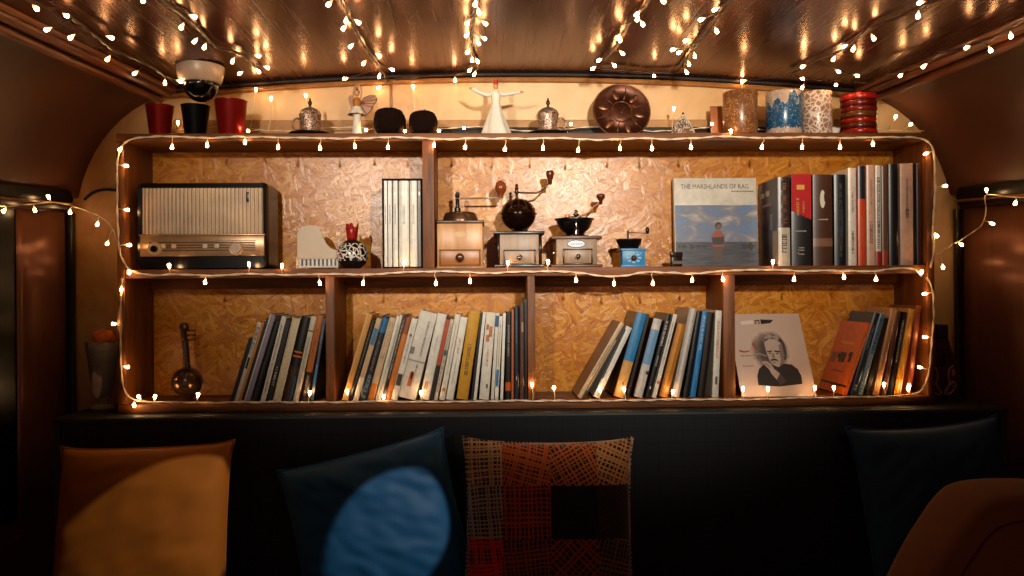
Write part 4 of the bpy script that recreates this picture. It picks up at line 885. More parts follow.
def cup(px, side, lab, lab_t):
    gt = thing('tray', lab_t, 'tray', at(px + 1, Y0, ZS))
    m = MB(); m.lathe([(15 * u, 0), (19 * u, .002), (20.5 * u, .006), (19.8 * u, .006), (17 * u, .0035), (1 * u, .003)], 32); m.build('tray_dish', pm('140c0a', .3, .4), gt)
    m = MB(); m.lathe([(19.9 * u, .0055), (20.6 * u, .0068), (20.2 * u, .0075)], 32, cap=False, warp=lambda a, z, r: 1 + .015 * math.cos(16 * a)); m.build('beaded_rim', pm('3a2820', .25, .7), gt)
    g = thing('lidded_cup', lab, 'coffee cup', (P(px, 100, Y0).x, Y0, ZS + .0042))
    m = MB(); m.lathe([(9.5 * u, 0), (10.3 * u, .002), (10 * u, .012), (10.3 * u, 18 * u), (10.6 * u, 19 * u), (9.8 * u, 19 * u), (9 * u, 4 * u)], 30, warp=lambda a, z, r: 1 + .02 * math.sin(a * 8 + z * 500)); m.build('cup_body', COP, g, 45)
    m = MB(); m.lathe([(10.8 * u, 19 * u), (10.9 * u, 20.2 * u), (9.4 * u, 23.5 * u), (6 * u, 26 * u), (2.4 * u, 27 * u), (1.2 * u, 28 * u)], 30); ld = m.build('lid', COP, g, 45)
    m = MB(); m.lathe([(1.4 * u, 27.6 * u), (1 * u, 29 * u), (2.2 * u, 31 * u), (1.8 * u, 33 * u), (.7 * u, 34.6 * u), (1 * u, 35.6 * u), (.2 * u, 36.6 * u)], 16); m.build('lid_finial', pm('3a2218', .25, .8), ld, True)
    m = MB(); m.tube(smoothpath([(side * a * u, 0, b * u) for a, b in ((9.6, 15), (13, 16.5), (17, 13.5), (17, 8), (13.5, 4.5), (10, 5.5))], .003), .0028, 8); m.build('handle', COP, g, True)
cup(310, -1, 'lidded copper coffee cup with its ear towards the pots', 'black dish under the lidded cup by the winged figurine')
cup(548, 1, 'lidded copper coffee cup beside the big copper plate', 'black dish under the lidded cup by the copper plate')
# winged dancer figurine
g = thing('fairy_figurine', 'small dancer figurine with amber butterfly wings and white skirt', 'figurine', at(358, Y0, ZS))
SKIN = pm('c08a5e', .5, 0, .1, 30); WHITE = pm('d6cdbf', .5, 0, .08, 60, name='white_plaster')
m = MB(); m.lathe([(8 * u, 0), (8 * u, .003), (7 * u, .004)], 20); m.build('base', pm('3a2a20', .4), g)
m = MB()
for sx, fz in ((-1, 8 * u), (1, 2 * u)): m.tube(smoothpath([(sx * 1.6 * u, 0, .004), (sx * 2 * u, -.001, 10 * u), (sx * 1.4 * u, 0, 23 * u)], .004), [.0042] * 3 if False else .0044, 10)
m.lathe([(3.6 * u, 21 * u), (3.1 * u, 29 * u), (4 * u, 35 * u), (2.4 * u, 38 * u), (1.3 * u, 39.5 * u), (1.3 * u, 41 * u)], 16)
m.ball((0, 0, 43 * u), (2.5 * u, 2.7 * u, 3.1 * u), 14, 10)
m.tube(smoothpath([(-3 * u, 0, 37 * u), (-3.6 * u, 0, 44 * u), (-1.8 * u, 0, 49.5 * u), (.6 * u, 0, 51 * u)], .003), .0022, 8); m.tube(smoothpath([(3 * u, 0, 37 * u), (4.8 * u, 0, 44 * u), (3.6 * u, 0, 49.5 * u), (1 * u, 0, 51 * u)], .003), .0022, 8)
m.build('figure', SKIN, g, True)
m = MB(); m.lathe([(3.9 * u, 27 * u), (3.5 * u, 30 * u), (4.3 * u, 35 * u), (2.9 * u, 37.4 * u)], 16, cap=False); m.build('bodice', pm('a8621e', .5), g, True)
m = MB(); m.lathe([(9.5 * u, 21.5 * u), (8.6 * u, 22.4 * u), (6 * u, 26 * u), (3.7 * u, 29.4 * u)], 40, cap=False, warp=lambda a, z, r: 1 + .09 * math.cos(a * 9) * (r / (9 * u)) ** 2); m.build('skirt', WHITE, g, True)
m = MB(); m.lathe([(4.8 * u, .004), (4 * u, 12 * u), (3.6 * u, 22 * u)], 16, cap=False); m.build('stockings', WHITE, g, True)
m = MB(); m.ball((0, .002, 44 * u), (2.9 * u, 2.6 * u, 2.6 * u), 12, 8); m.ball((0, .004, 46.8 * u), (1.3 * u, 1.3 * u, 1.2 * u), 10, 8); m.build('hair', pm('1c0f0a', .5), g, True)
m = MB(); W1 = [(3, 34), (7, 39), (13, 41.5), (18, 41), (20, 37.5), (17.5, 33), (14.5, 29.5), (13.5, 25.5), (10, 22.5), (7, 24.5), (4.6, 29)]
m.prism([(a * u, b * u) for a, b in W1][::-1], .004, .0055); wg = m.build('wing', pm('96520c', .4, 0, .3, 60), g)
m = MB()
for a, b in ((13, 41.5), (18, 41), (20, 37.5), (17.5, 33), (14.5, 29.5), (10, 22.5)): m.tube([(3.4 * u, .0038, 33 * u), (a * .6 * u, .0036, (33 + (b - 33) * .55) * u), (a * u, .0038, b * u)], .0008, 5)
m.tube([(a * u, .0045, b * u) for a, b in W1], .0011, 6, closed=True); m.build('vein', pm('4a2208', .4), wg)
m = MB(); m.prism([(-a * .45 * u, b * u) for a, b in W1], .005, .0062); m.build('wing', pm('96520c', .4, 0, .3, 60), g)
# two dark apple shapes
def appl(px0, px1, py, lab):
    R = (px1 - px0) / 2 * u; c = (px0 + px1) / 2; h = P(c, py, Y0).z - ZS
    g = thing('knitted_apple', lab, 'ornament', at(c, Y0, ZS))
    def fn(v): return (1 + .045 * noise.noise(v * 2.2 + Vector((px0, 0, 0))) + .03 * noise.noise(v * 7) + .012 * noise.noise(v * 26)) * (1 - .26 * math.exp(-((v.x ** 2 + v.y ** 2) / .04)) * (v.z > 0)) / max(abs(v.x) ** 2.6 + abs(v.z) ** 2.6 + abs(v.y) ** 2.6, 1e-6) ** (1 / 2.6) * .99
    m = MB(); m.ball((0, 0, h / 2), (R, R, h / 2 * 1.02), 48, 32, fn=fn); m.v = [(a, b, max(c_, 0.0003)) for a, b, c_ in m.v]
    m.build('apple_body', pm('1a0b07', .95, 0, .4, 260, .35, name='dark_felt', Specular_IOR_Level=.08), g, True)
    m = MB(); m.tube(smoothpath([(0, 0, h * .82), (.001, 0, h * .98), (.005, 0, h * 1.05)], .003), .0018, 7); m.build('stem', pm('2a1810', .6), g, True)
appl(375, 406.5, 108.5, 'larger of two dark brown apple-shaped ornaments, nearer the winged figurine')
appl(410, 438.5, 111, 'smaller of two dark brown apple-shaped ornaments, nearer the white dervish')
# whirling dervish
g = thing('dervish_figurine', 'white whirling dervish figurine with outstretched arms and red cap', 'figurine', at(497, Y0, ZS))
m = MB(); def_w = lambda a, z, r: 1 + (.07 * math.cos(a * 7 + z * 30) * min(1, r / (10 * u)) if z < 24 * u else 0)
m.lathe([(15.5 * u, 0), (15.2 * u, 1.2 * u), (12.2 * u, 9 * u), (8.6 * u, 19 * u), (5.4 * u, 29 * u), (4.1 * u, 33 * u), (4.7 * u, 38 * u), (5.3 * u, 42 * u), (3 * u, 45 * u), (1.6 * u, 46 * u), (1.5 * u, 47.5 * u)], 56, warp=def_w)
m.tube(smoothpath([(-3.6 * u, 0, 42.5 * u), (-9 * u, -.004, 41 * u), (-17 * u, -.006, 43.5 * u), (-23 * u, -.004, 47 * u)], .004), [.0062 - .0028 * i / 40 for i in range(41)][:len(smoothpath([(-3.6 * u, 0, 42.5 * u), (-9 * u, -.004, 41 * u), (-17 * u, -.006, 43.5 * u), (-23 * u, -.004, 47 * u)], .004))], 10)
pr = smoothpath([(3.6 * u, 0, 42.5 * u), (10 * u, -.004, 41.5 * u), (17 * u, -.004, 42.6 * u), (24 * u, -.002, 43.6 * u)], .004)
m.tube(pr, [.0064 - .0028 * i / len(pr) for i in range(len(pr))], 10)
m.build('robe', WHITE, g, 60)
m = MB(); m.ball((0, -.001, 49.5 * u), (2.5 * u, 2.7 * u, 3.1 * u), 16, 12); m.ball((-.3 * u, -2.7 * u, 49.2 * u), (.5 * u, .7 * u, .8 * u), 8, 6)
for a, b in ((-24.6, 47.8), (25.6, 43.9)): m.ball((a * u, -.003, b * u), (2.2 * u, 1 * u, 1.2 * u), 10, 8)
m.build('head', SKIN, g, True, label='bare face and hands')
m = MB(); m.lathe([(2.5 * u, 51 * u), (2.3 * u, 53.5 * u), (1.9 * u, 56 * u), (.4 * u, 56.4 * u)], 18); m.build('cap', pm('a3241a', .5), g)
# copper plate
R = 29 * u
g = thing('copper_plate', 'embossed copper plate with petal panels propped against the wall', 'plate', (P(621.5, 106, .11).x, .115, ZS + .0005), (0, 0, 0))
M = Matrix.Translation((0, 0, R * math.cos(.22) + .001)) @ Matrix.Rotation(-.22, 4, 'X') @ Matrix.Rotation(PI / 2, 4, 'X')
R = (P(650.5, 106, .1) - P(592.5, 106, .1)).length / 2
M = Matrix.Translation((0, 0, R * math.cos(.22) + .001)) @ Matrix.Rotation(-.22, 4, 'X') @ Matrix.Rotation(PI / 2, 4, 'X')
PLT = pm('4a281a', .34, .75, .4, 45, .3, name='dark_copper')
m = MB(); m.lathe([(R * .2, -.004), (R * .9, -.002), (R, .006), (R, .0085), (R * .96, .008), (R * .9, .003), (R * .42, .0015), (R * .38, .004), (R * .3, .006), (R * .1, .0065)], 56, M=M); pl_ = m.build('dish', PLT, g, 45)
m = MB(); m.tube([M @ Vector((math.cos(2 * PI * i / 48) * R * .98, math.sin(2 * PI * i / 48) * R * .98, .0082)) for i in range(48)], .0022, 8, closed=True)
m.tube([M @ Vector((math.cos(2 * PI * i / 32) * R * .36, math.sin(2 * PI * i / 32) * R * .36, .005)) for i in range(32)], .0016, 6, closed=True)
for k in range(6):
    a = 2 * PI * k / 6 + .3; m.tube([M @ Vector((math.cos(a) * r * R, math.sin(a) * r * R, .0035)) for r in (.38, .6, .92)], .0014, 6)
    b = a + PI / 6; m.ball((0, 0, 0), (R * .2, R * .1, .003), 12, 8, M=M @ Matrix.Rotation(b, 4, 'Z') @ Matrix.Translation((R * .64, 0, .003)))
m.tube([M @ Vector(p) for p in ((-R * .1, R * .12, .0075), (-.002, -R * .1, .0078), (R * .1, R * .14, .0075))], .0014, 6)
m.build('embossing', pm('7a4e36', .32, .75, .4, 60, .2), g, True)
# glittering wire tree
g = thing('glitter_tree', 'small glittering cone tree of pale beads by the copper plate', 'ornament', at(684, Y0, ZS))
m = MB(); rg = random.Random(5)
m.lathe([(11.5 * u, 0), (11.7 * u, .003), (8 * u, 9 * u), (.8 * u, 21 * u)], 20); m.build('cone', pm('8a6a52', .35, .4, .4, 200, .4), g)
m = MB()
for i in range(240):
    t = rg.random() ** .7; t = 1 - t; a = rg.uniform(0, 2 * PI); r = (11.6 * (1 - t) + 1.4 * math.sin(PI * t)) * u + .4 * u
    m.ball((math.cos(a) * r, math.sin(a) * r, .002 + t * 20.5 * u), .0021, 6, 4)
m.build('bead_pattern', pm('e2d2c0', .25, .15), g, True)
m = MB(); m.ball((0, 0, 22.4 * u), .0035, 10, 8); m.build('top_bead', CHR, g, True)
# brown card leaning behind, candle glasses
g = thing('small_card', 'small plain brown card standing behind the gold candle glass', 'card', (P(717, 120, .12).x, .12, ZS), (math.radians(-6), 0, 0))
m = MB(); w = U(.12); m.box(-6 * w, 6 * w, 0, .003, 0, P(717, 105, .12).z - ZS, .0008); m.build('card_board', pm('9a5a2a', .5), g); m = MB(); m.box(-6 * w, 6 * w, .003, .03, 0, .002); m.build('foot', pm('9a5a2a', .5), g)
def candle_mat(kind):
    s = NT('candle_glass_' + kind); co = s.coord()
    if kind == 'gold':
        v = s.vor(co, 260); n = s.noise(co, 45, 4, .7)
        k = s.math('MULTIPLY', s.ramp(v.outputs['Distance'], [(.25, 1.0), (.45, 0.0)]), s.ramp(n.outputs['Fac'], [(.42, 0.0), (.55, 1.0)]))
        c = s.mix(k, s.mix(n.outputs['Fac'], '5a2e18', '8a5530'), 'd8a868')
        return s.fin(c, .3, s.math('MULTIPLY', k, .6))
    if kind == 'blue':
        z = s.add('ShaderNodeSeparateXYZ'); s.l.new(co, z.inputs[0])
        n = s.noise(s.map(co, (70, 70, 8)), 1, 2, .5); n2 = s.noise(co, 190, 3, .7); n3 = s.noise(s.map(co, (26, 26, 3)), 1, 1)
        top = s.math('ADD', s.math('MULTIPLY', n.outputs['Fac'], .055), s.math('MULTIPLY', n3.outputs['Fac'], .085))
        k = s.math('MULTIPLY', s.math('LESS_THAN', z.outputs[2], s.math('ADD', top, .026)), s.math('GREATER_THAN', z.outputs[2], s.math('MULTIPLY', n2.outputs['Fac'], .03)))
        fl = s.ramp(n2.outputs['Fac'], [(.56, 0.0), (.62, 1.0)])
        c = s.mix(k, s.mix(fl, 'b49a88', 'd2c4b6'), s.mix(fl, '17486e', '6f93a8'))
        return s.fin(c, .25)
    w = s.noise(co, 40, 2); d = s.add('ShaderNodeVectorMath', operation='MULTIPLY_ADD'); s.l.new(w.outputs['Color'], d.inputs[0]); d.inputs[1].default_value = (.02,) * 3; s.l.new(co, d.inputs[2])
    v = s.vor(d.outputs[0], 75, 'DISTANCE_TO_EDGE'); v2 = s.vor(d.outputs[0], 180)
    k = s.math('MAXIMUM', s.ramp(v.outputs['Distance'], [(.08, 1.0), (.12, 0.0)]), s.ramp(v2.outputs['Distance'], [(.14, 1.0), (.2, 0.0)]))
    return s.fin(s.mix(k, '9a7058', 'dccaba'), .3)
def candle(px0, px1, py, kind, lab):
    R = (px1 - px0) / 2 * u * .985; c = (px0 + px1) / 2; h = P(c, py, Y0).z - ZS
    g = thing('candle_glass', lab, 'candle holder', at(c, Y0, ZS))
    m = MB(); m.lathe([(R * .97, 0), (R, .002), (R, h - .001), (R * .985, h), (R * .93, h), (R * .92, h - .004), (R * .92, .006)], 40); m.build('glass_wall', candle_mat(kind), g, 45)
    m = MB(); m.lathe([(R * .88, .0075), (R * .9, h * .62), (R * .2, h * .63)], 28); wx = m.build('wax', pm('c9b49a', .5), g, 45)
    m = MB(); m.tube([(0, 0, h * .62), (.001, 0, h * .7)], .0012, 6); m.build('wick', BLACK, wx)
candle(724, 758.5, 93, 'gold', 'candle glass covered in gold glitter, beside the small brown card')
candle(767, 802.5, 93, 'blue', 'candle glass with a deep blue domed skyline pattern')
candle(803.2, 832.5, 93, 'cream', 'candle glass with pale scrolling ornament, next to the red bangles')
# bangles
u2 = u; hs = [(P(858, p1, Y0).z - P(858, p0, Y0).z) for p0, p1 in ((133, 127.4), (127.4, 122), (122, 116.4), (116.4, 110.6), (110.6, 105), (105, 99), (99, 92.3))]
z = ZS
names = [('lowest bangle of the stack, shiny red', 'a01c12'), ('second lowest bangle of the stack, dark gold edged red', '5a1c10'), ('third bangle from the shelf in the stack, clear red', '9a1a10'), ('middle bangle of the stack, gold speckled', '6a3c14'), ('fifth bangle from the shelf in the stack, dark red', '7c1a10'), ('second highest bangle of the stack, dull red', '6c1810'), ('topmost bangle of the stack, widest and bright red', 'b02016')]
cx_ = P(858.5, 110, Y0).x
for i, ((lab, c), h) in enumerate(zip(names, hs)):
    R = (17.4 + (.6 if i in (0, 6) else 0)) * u
    o_ = thing('bangle', lab, 'bangle', (cx_ + .0006 * math.sin(i * 2.1), Y0, z), (0, 0, i * .7), 'stacked red bangles')
    m = MB(); m.lathe([(R * .9, .0002), (R * .97, .0004), (R, h * .3), (R, h * .6), (R * .96, h * .86), (R * .9, h * .88), (R * .86, h * .5)], 44, cap=False); m.add([], [])
    nseg = 44; npf = 7
    m.add([], []); m.f += [((npf - 1) * nseg + k, (npf - 1) * nseg + (k + 1) % nseg, (k + 1) % nseg, k) for k in range(nseg)]; m.m += [0] * nseg
    m.build('ring', pm(c, .25, .2, .3, 50), o_, 40)
    m = MB(); m.lathe([(R * .965, h * .86), (R * .975, h * .93), (R * .93, h * .97), (R * .9, h * .9)], 44, cap=False, warp=lambda a, z, r: 1 + .008 * math.cos(a * 22)); m.build('gilt_edge', pm('8a5a20' if i in (1, 3) else '3c120a', .25, .7), o_, True)
    z += h
g = thing('porcelain_dish', 'tiny white oblong dish between the candle glass and the bangles', 'dish', at(836.8, .02, ZS))
m = MB(); M = Matrix.Scale(.55, 4, Vector((0, 1, 0))); m.lathe([(3 * u, 0), (4.4 * u, 5 * u), (4.8 * u, 5.6 * u), (4.2 * u, 5.6 * u), (2.4 * u, 1.4 * u)], 20, M=M); m.build('dish_wall', WHITE, g, 45)
m = MB(); m.lathe([(2.6 * u, 1.8 * u), (3.9 * u, 4.6 * u), (1 * u, 5 * u)], 16, M=M); m.build('contents', pm('b89a78', .6), g, True)
# dome fixture under the ceiling
c3 = P(200.5, 84, 0.0); zc = ceil_z(c3.x, 0) - .004; u = U(0)
g = thing('dome_fixture', 'white ceiling fixture with black glass dome above the black pot', 'ceiling fixture', (c3.x, 0, zc))
zr = P(200.5, 83.8, 0).z - zc; zb = P(200.5, 102, 0).z - zc
m = MB(); m.lathe([(18 * u, zr), (20 * u, zr * .9), (22.4 * u, zr * .35), (22.7 * u, zr * .1), (22.7 * u, 0)], 40); m.build('base_ring', pm('b59a86', .35, 0, .08, 10), g, 45)
m = MB(); hh = zr - zb
m.lathe([(17.2 * u * math.sin(a), zr - hh * math.cos(a) ** 1.0) for a in [k * PI / 2 / 12 for k in range(1, 13)]], 36); m.build('dome', pm('060606', .08, 0, .1, 20, name='black_glass'), g, True)
m = MB()
for k in range(20):
    a = 2 * PI * k / 20; m.ball((math.cos(a) * 17.6 * u, math.sin(a) * 17.6 * u, zr - .001), .0016, 6, 4)
m.build('stud', CHR, g)
# dark cable on the wall at the shelf side
g = MB(); g.tube(smoothpath([P(84, 200, .172), P(92, 193, .178), P(104, 189.5, .182), P(118, 190.5, .182)], .01), .0042, 8)
tag(g.build('cable', BLACK, None, True), 'short black cable arching from the wall to the shelf side', 'cable')
# ------------------------------------------------------------------ bench and cushions
bx0 = P(56, 405, -.05).x; bx1 = P(1003, 405, -.05).x
g = thing('bench_seat', 'long black upholstered bench with grid-stitched back below the shelf', 'sofa', ((bx0 + bx1) / 2, -.06, 0))
W = (bx1 - bx0) / 2
def sofa_cloth():
    s = NT('black_grid_cloth'); co = s.coord()
    br = s.add('ShaderNodeTexBrick'); s.l.new(s.map(co, (1, 1, 1), (PI / 2, 0, 0)), br.inputs['Vector']); br.offset = 0
    br.inputs['Scale'].default_value = 1; br.inputs['Brick Width'].default_value = .03; br.inputs['Row Height'].default_value = .03; br.inputs['Mortar Size'].default_value = .0012
    n = s.noise(co, 400, 2); n2 = s.noise(co, 3, 3)
    c = s.mix(n2.outputs['Fac'], '15161b', '20222a'); c = s.mix(br.outputs['Fac'], c, '131318')
    s.bump(s.math('ADD', n.outputs['Fac'], s.math('MULTIPLY', br.outputs['Fac'], -1.0)), .3, .001)
    return s.fin(c, .9, Sheen_Weight=.2)
SC_ = sofa_cloth()
m = MB(); z1 = Z_LEDGE - .004
m.prismz([(-W, .02), (W, .02), (W, -.005), (W - .03, -.03), (-W + .03, -.03), (-W, -.005)], .40, z1); m.build('backrest', SC_, g)
m = MB(); m.box(-W, W, -.62, -.062, .30, .425, .03, seg=3); m.build('seat_pad', SC_, g)
m = MB(); m.box(-W, W, -.56, -.005, .0, .298, .005); m.build('bench_base', BLACK, g)
m = MB(); m.tube([(-W + .01, -.022, z1), (0, -.023, z1), (W - .01, -.022, z1)], .006, 8); m.build('piping', BLACK, g)
ZSEAT = .426
def cushion(name, label, w, h, th, mats, loc, rot, seed, ear=.035, wr=.006, res=44, assign=None, pinch=.06, dirw=(1, .3), group=None):
    g = thing(name, label, 'cushion', loc, rot, group)
    m = MB(); N = res; vs = []; fs = []; mi = []; uvs = {}
    def pt(i, j, s):
        a = 2 * i / N - 1; b = 2 * j / N - 1
        x = a * (1 - pinch * (1 - b * b) * abs(a)); z = b * (1 - pinch * (1 - a * a) * abs(b))
        c = (abs(a) * abs(b)) ** 10
        x *= 1 + ear * c; z *= 1 + ear * c
        f = max(0, 1 - abs(a) ** 2.6) * max(0, 1 - abs(b) ** 2.6)
        y = s * (th / 2) * f ** .42
        q = Vector((a * dirw[0] + b * dirw[1], b * dirw[0] * .35 - a * dirw[1] * .35, seed))
        wv = noise.noise(Vector((q.x * 1.6, q.y * 9, seed))) * .6 + noise.noise(Vector((q.x * 3, q.y * 20, seed + 5))) * .35
        edge = min(1, (1 - abs(a)) * 5) * min(1, (1 - abs(b)) * 5)
        y += s * wr * wv * max(edge, 0)
        return Vector((x * w / 2, y, h / 2 + z * h / 2))
    F = [[pt(i, j, -1) for j in range(N + 1)] for i in range(N + 1)]; Bk = [[pt(i, j, 1) for j in range(N + 1)] for i in range(N + 1)]
    idx = {}
    def vid(i, j, s):
        e = i in (0, N) or j in (0, N); k = (i, j, 0 if e else s)
        if k not in idx: idx[k] = len(vs); vs.append(F[i][j] if s < 0 or e else Bk[i][j])
        return idx[k]
    for i in range(N):
        for j in range(N):
            for s in (-1, 1):
                q = (vid(i, j, s), vid(i + 1, j, s), vid(i + 1, j + 1, s), vid(i, j + 1, s))
                fs.append(q if s < 0 else q[::-1]); mi.append(assign((i + .5) / N, (j + .5) / N, s) if assign else 0)
    m.add(vs, fs); m.m = mi
    o = m.build('cushion_cover', mats, g, True)
    loop = [F[i][0] for i in range(N)] + [F[N][j] for j in range(N)] + [F[i][N] for i in range(N, 0, -1)] + [F[0][j] for j in range(N, 0, -1)]
    m = MB(); m.tube(loop, .0028, 6, closed=True); m.build('seam', mats[0] if isinstance(mats, list) else mats, g, True)
    return g
def velvet(name, c1, c2, rough=.75, sheen=.5):
    s = NT(name); co = s.coord(); n = s.noise(co, 7, 4, .6); n2 = s.noise(co, 500, 2)
    s.bump(n2.outputs['Fac'], .15, .001)
    return s.fin(s.mix(n.outputs['Fac'], c1, c2), rough, Sheen_Weight=sheen, Sheen_Tint=lin(c2))
def place(pxl, pxr, y, zoff=.0):
    return ((P(pxl, 560, y).x + P(pxr, 560, y).x) / 2, y, ZSEAT + zoff)
yc = -.27
cushion('velvet_cushion', 'mustard yellow velvet cushion at the dark end of the bench below the lute', .385, .388, .15, velvet('mustard_velvet', '9c5605', 'b4690a', .8, .06), place(52, 222, yc, .03), (math.radians(-12), math.radians(-1.5), 0), 3.0, ear=.045, wr=.011, pinch=.022)
cushion('satin_cushion', 'bright blue cushion tilted against the patchwork cushion', .395, .345, .15, velvet('blue_cloth', '0a4a7a', '0e5a90', .65, .08), (P(393, 560, -.22).x, -.225, ZSEAT + .058), (math.radians(-10), math.radians(-14), 0), 8.0, ear=.03, wr=.015, dirw=(1, -.8), pinch=.035)
def hatch(name, c1, c2, bg, ang, dens, thr=.5, dens2=None):
    s = NT(name); co = s.map(s.coord(), (1, 1, 1), (PI / 2, 0, 0))
    ks = []
    for i, (a, d) in enumerate(((ang, dens), (ang + PI / 2, dens2 or dens))):
        wob = s.noise(s.map(co, loc=(i * 3.3, 0, 0)), 12, 2)
        dd = s.add('ShaderNodeVectorMath', operation='MULTIPLY_ADD'); s.l.new(wob.outputs['Color'], dd.inputs[0]); dd.inputs[1].default_value = (.012,) * 3; s.l.new(co, dd.inputs[2])
        v = s.map(dd.outputs[0], (1, 1, 1), (0, 0, a))
        x = s.add('ShaderNodeSeparateXYZ'); s.l.new(v, x.inputs[0])
        q = s.math('MULTIPLY', x.outputs[0], d * 2.4); fid = s.math('FLOOR', q); fr = s.math('FRACT', q)
        wn = s.add('ShaderNodeTexWhiteNoise', noise_dimensions='1D'); s.l.new(s.math('ADD', fid, 7.3 * i), wn.inputs['W'])
        off = s.math('ADD', s.math('MULTIPLY', wn.outputs['Value'], .36), .32)
        dist = s.math('ABSOLUTE', s.math('SUBTRACT', fr, off))
        sp = s.add('ShaderNodeSeparateColor'); s.l.new(wn.outputs['Color'], sp.inputs[0])
        wid = s.math('MULTIPLY', s.math('ADD', sp.outputs[1], .35), .36 * (1.25 - thr))
        ks.append(s.math('LESS_THAN', dist, wid))
    n3 = s.noise(co, 25, 2)
    c = s.mix(s.math('MAXIMUM', ks[0], ks[1]), bg, s.mix(n3.outputs['Fac'], c1, c2))
    return s.fin(c, .85, Sheen_Weight=.2)
PM = [hatch('patch_cream', 'd8a878', 'c89a70', '1a100e', .05, 46, .62), hatch('patch_orange', 'c8501c', 'd8702c', '1c0a06', -.25, 52, .52), hatch('patch_amber', 'cf6a24', 'c05a20', '1c0c07', .5, 44, .58), hatch('patch_cream_orange', 'd89a60', 'c8782f', '1c0d08', -.4, 44, .58),
      hatch('patch_grey', '9a8070', 'b8a494', '140f10', .1, 48, .58), hatch('patch_red_orange', 'c83c18', 'b84a20', '200a06', .03, 42, .6), pm('0c0c10', .85, name='patch_black'), hatch('patch_brown', '3c1408', '2c1008', '180a08', .6, 40, .55),
      hatch('patch_red', 'f03020', 'd8241a', '2a0a08', .12, 50, .42), hatch('patch_rust', 'b04a1c', '9a3c16', '140a08', .1, 44, .66), hatch('patch_lattice', 'b8481c', '8c3414', '1a0a07', .78, 36, .66), hatch('patch_dim', '8a6248', '7a4830', '120b0a', -.3, 42, .68)]
def patch(a, b, s):
    if s > 0: return 6
    c = 0 if a < .22 else 1 if a < .5 else 2 if a < .79 else 3
    r = 0 if b > .75 else 1 if b > .47 else 2 if b > .2 else 3
    return [[0, 1, 2, 3], [4, 5, 6, 7], [8, 9, 10, 11], [5, 4, 9, 2]][r][c]
cushion('patchwork_cushion', 'square patchwork cushion of cross-hatched red, orange and black patches', .388, .418, .13, PM, (P(549, 560, -.30).x, -.305, ZSEAT + .012), (math.radians(-12), math.radians(.8), 0), 5.0, ear=.03, wr=.004, assign=patch, pinch=.05, res=50)
cushion('navy_cushion', 'dark navy blue cushion in the shadowy corner behind the rust chair', .365, .425, .15, velvet('navy_cloth', '0c2e56', '123c68', .85, .03), (P(956, 560, -.25).x, -.25, ZSEAT + .024), (math.radians(-12), math.radians(-4), 0), 12.0, wr=.012, dirw=(1, .7))
# ------------------------------------------------------------------ rust chair in front
RUST = velvet('rust_velvet', '6e3a1c', '84481f', .85, .2)
ya = -.90; ux = U(ya)
ctr = P(1010, 560, ya).x
g = thing('tub_chair', 'rust brown velvet tub chair with rounded back, cut by the frame edge', 'chair', (ctr + .02, ya, 0))
ztop = P(980, 480, ya).z
def back_prof(off=0):
    pts = [(889, 590), (908, 552), (928, 520), (941, 502), (954, 489.5), (970, 483.5), (990, 481), (1015, 480.2), (1040, 481), (1062, 486), (1080, 498), (1092, 516), (1104, 545), (1116, 590)]
    out = [(P(a + 9, b + 5, ya).x - ctr - .02, P(a + 9, b + 5, ya).z) for a, b in pts]
    return out
bp = [Vector((a, 0, b)) for a, b in back_prof()]
sm = smoothpath(bp, .012)
poly_ = [(v.x, v.z) for v in sm]
low = [(poly_[-1][0] + .012, .30), (poly_[0][0] - .012, .30)]
P0 = poly_ + low
def shrink(pl, k):
    cx = sum(p[0] for p in pl) / len(pl); cz = sum(p[1] for p in pl) / len(pl)
    return [(cx + (x - cx) * (1 - k / abs(.17)), cz + (z - cz) * (1 - k / .24)) for x, z in pl]
m = MB(); rings = [(-.0, .014), (.006, .006), (.02, 0), (.10, 0), (.114, .006), (.12, .014)]
n = len(P0); vs = []
for yy, k in rings: vs += [(x, yy - .06, z) for x, z in shrink(P0, k)]
fs = [(a * n + i, a * n + (i + 1) % n, (a + 1) * n + (i + 1) % n, (a + 1) * n + i) for a in range(len(rings) - 1) for i in range(n)] + [tuple(range(n)), tuple((len(rings) - 1) * n + i for i in range(n))]
m.add(vs, fs); m.build('backrest', RUST, g, 60)
seam = [(v.x * .9 + .004, -.0607, .40 + (v.z - .40) * .93) for v in sm]
m = MB(); m.tube(seam, .0018, 6); m.build('seam', pm('5a2c16', .8), g, True)
x0 = poly_[0][0]; x1 = poly_[-1][0]
m = MB(); m.box(x0, x1, -.52, -.062, .30, .44, .03, seg=3); m.build('seat', RUST, g)
for sx in (x0 - .004, x1 - .055):
    m = MB(); m.box(sx, sx + .06, -.48, -.0625, .30, .60, .025, seg=3); m.build('arm', RUST, g)
for lx in (x0 + .04, x1 - .04):
    for ly in (0, -.46):
        m = MB(); m.lathe([(.012, 0), (.02, .30)], 14, c=(lx, ly, 0)); m.build('leg', wood('2a140a', '4a2614', 2, 1, .4), g)
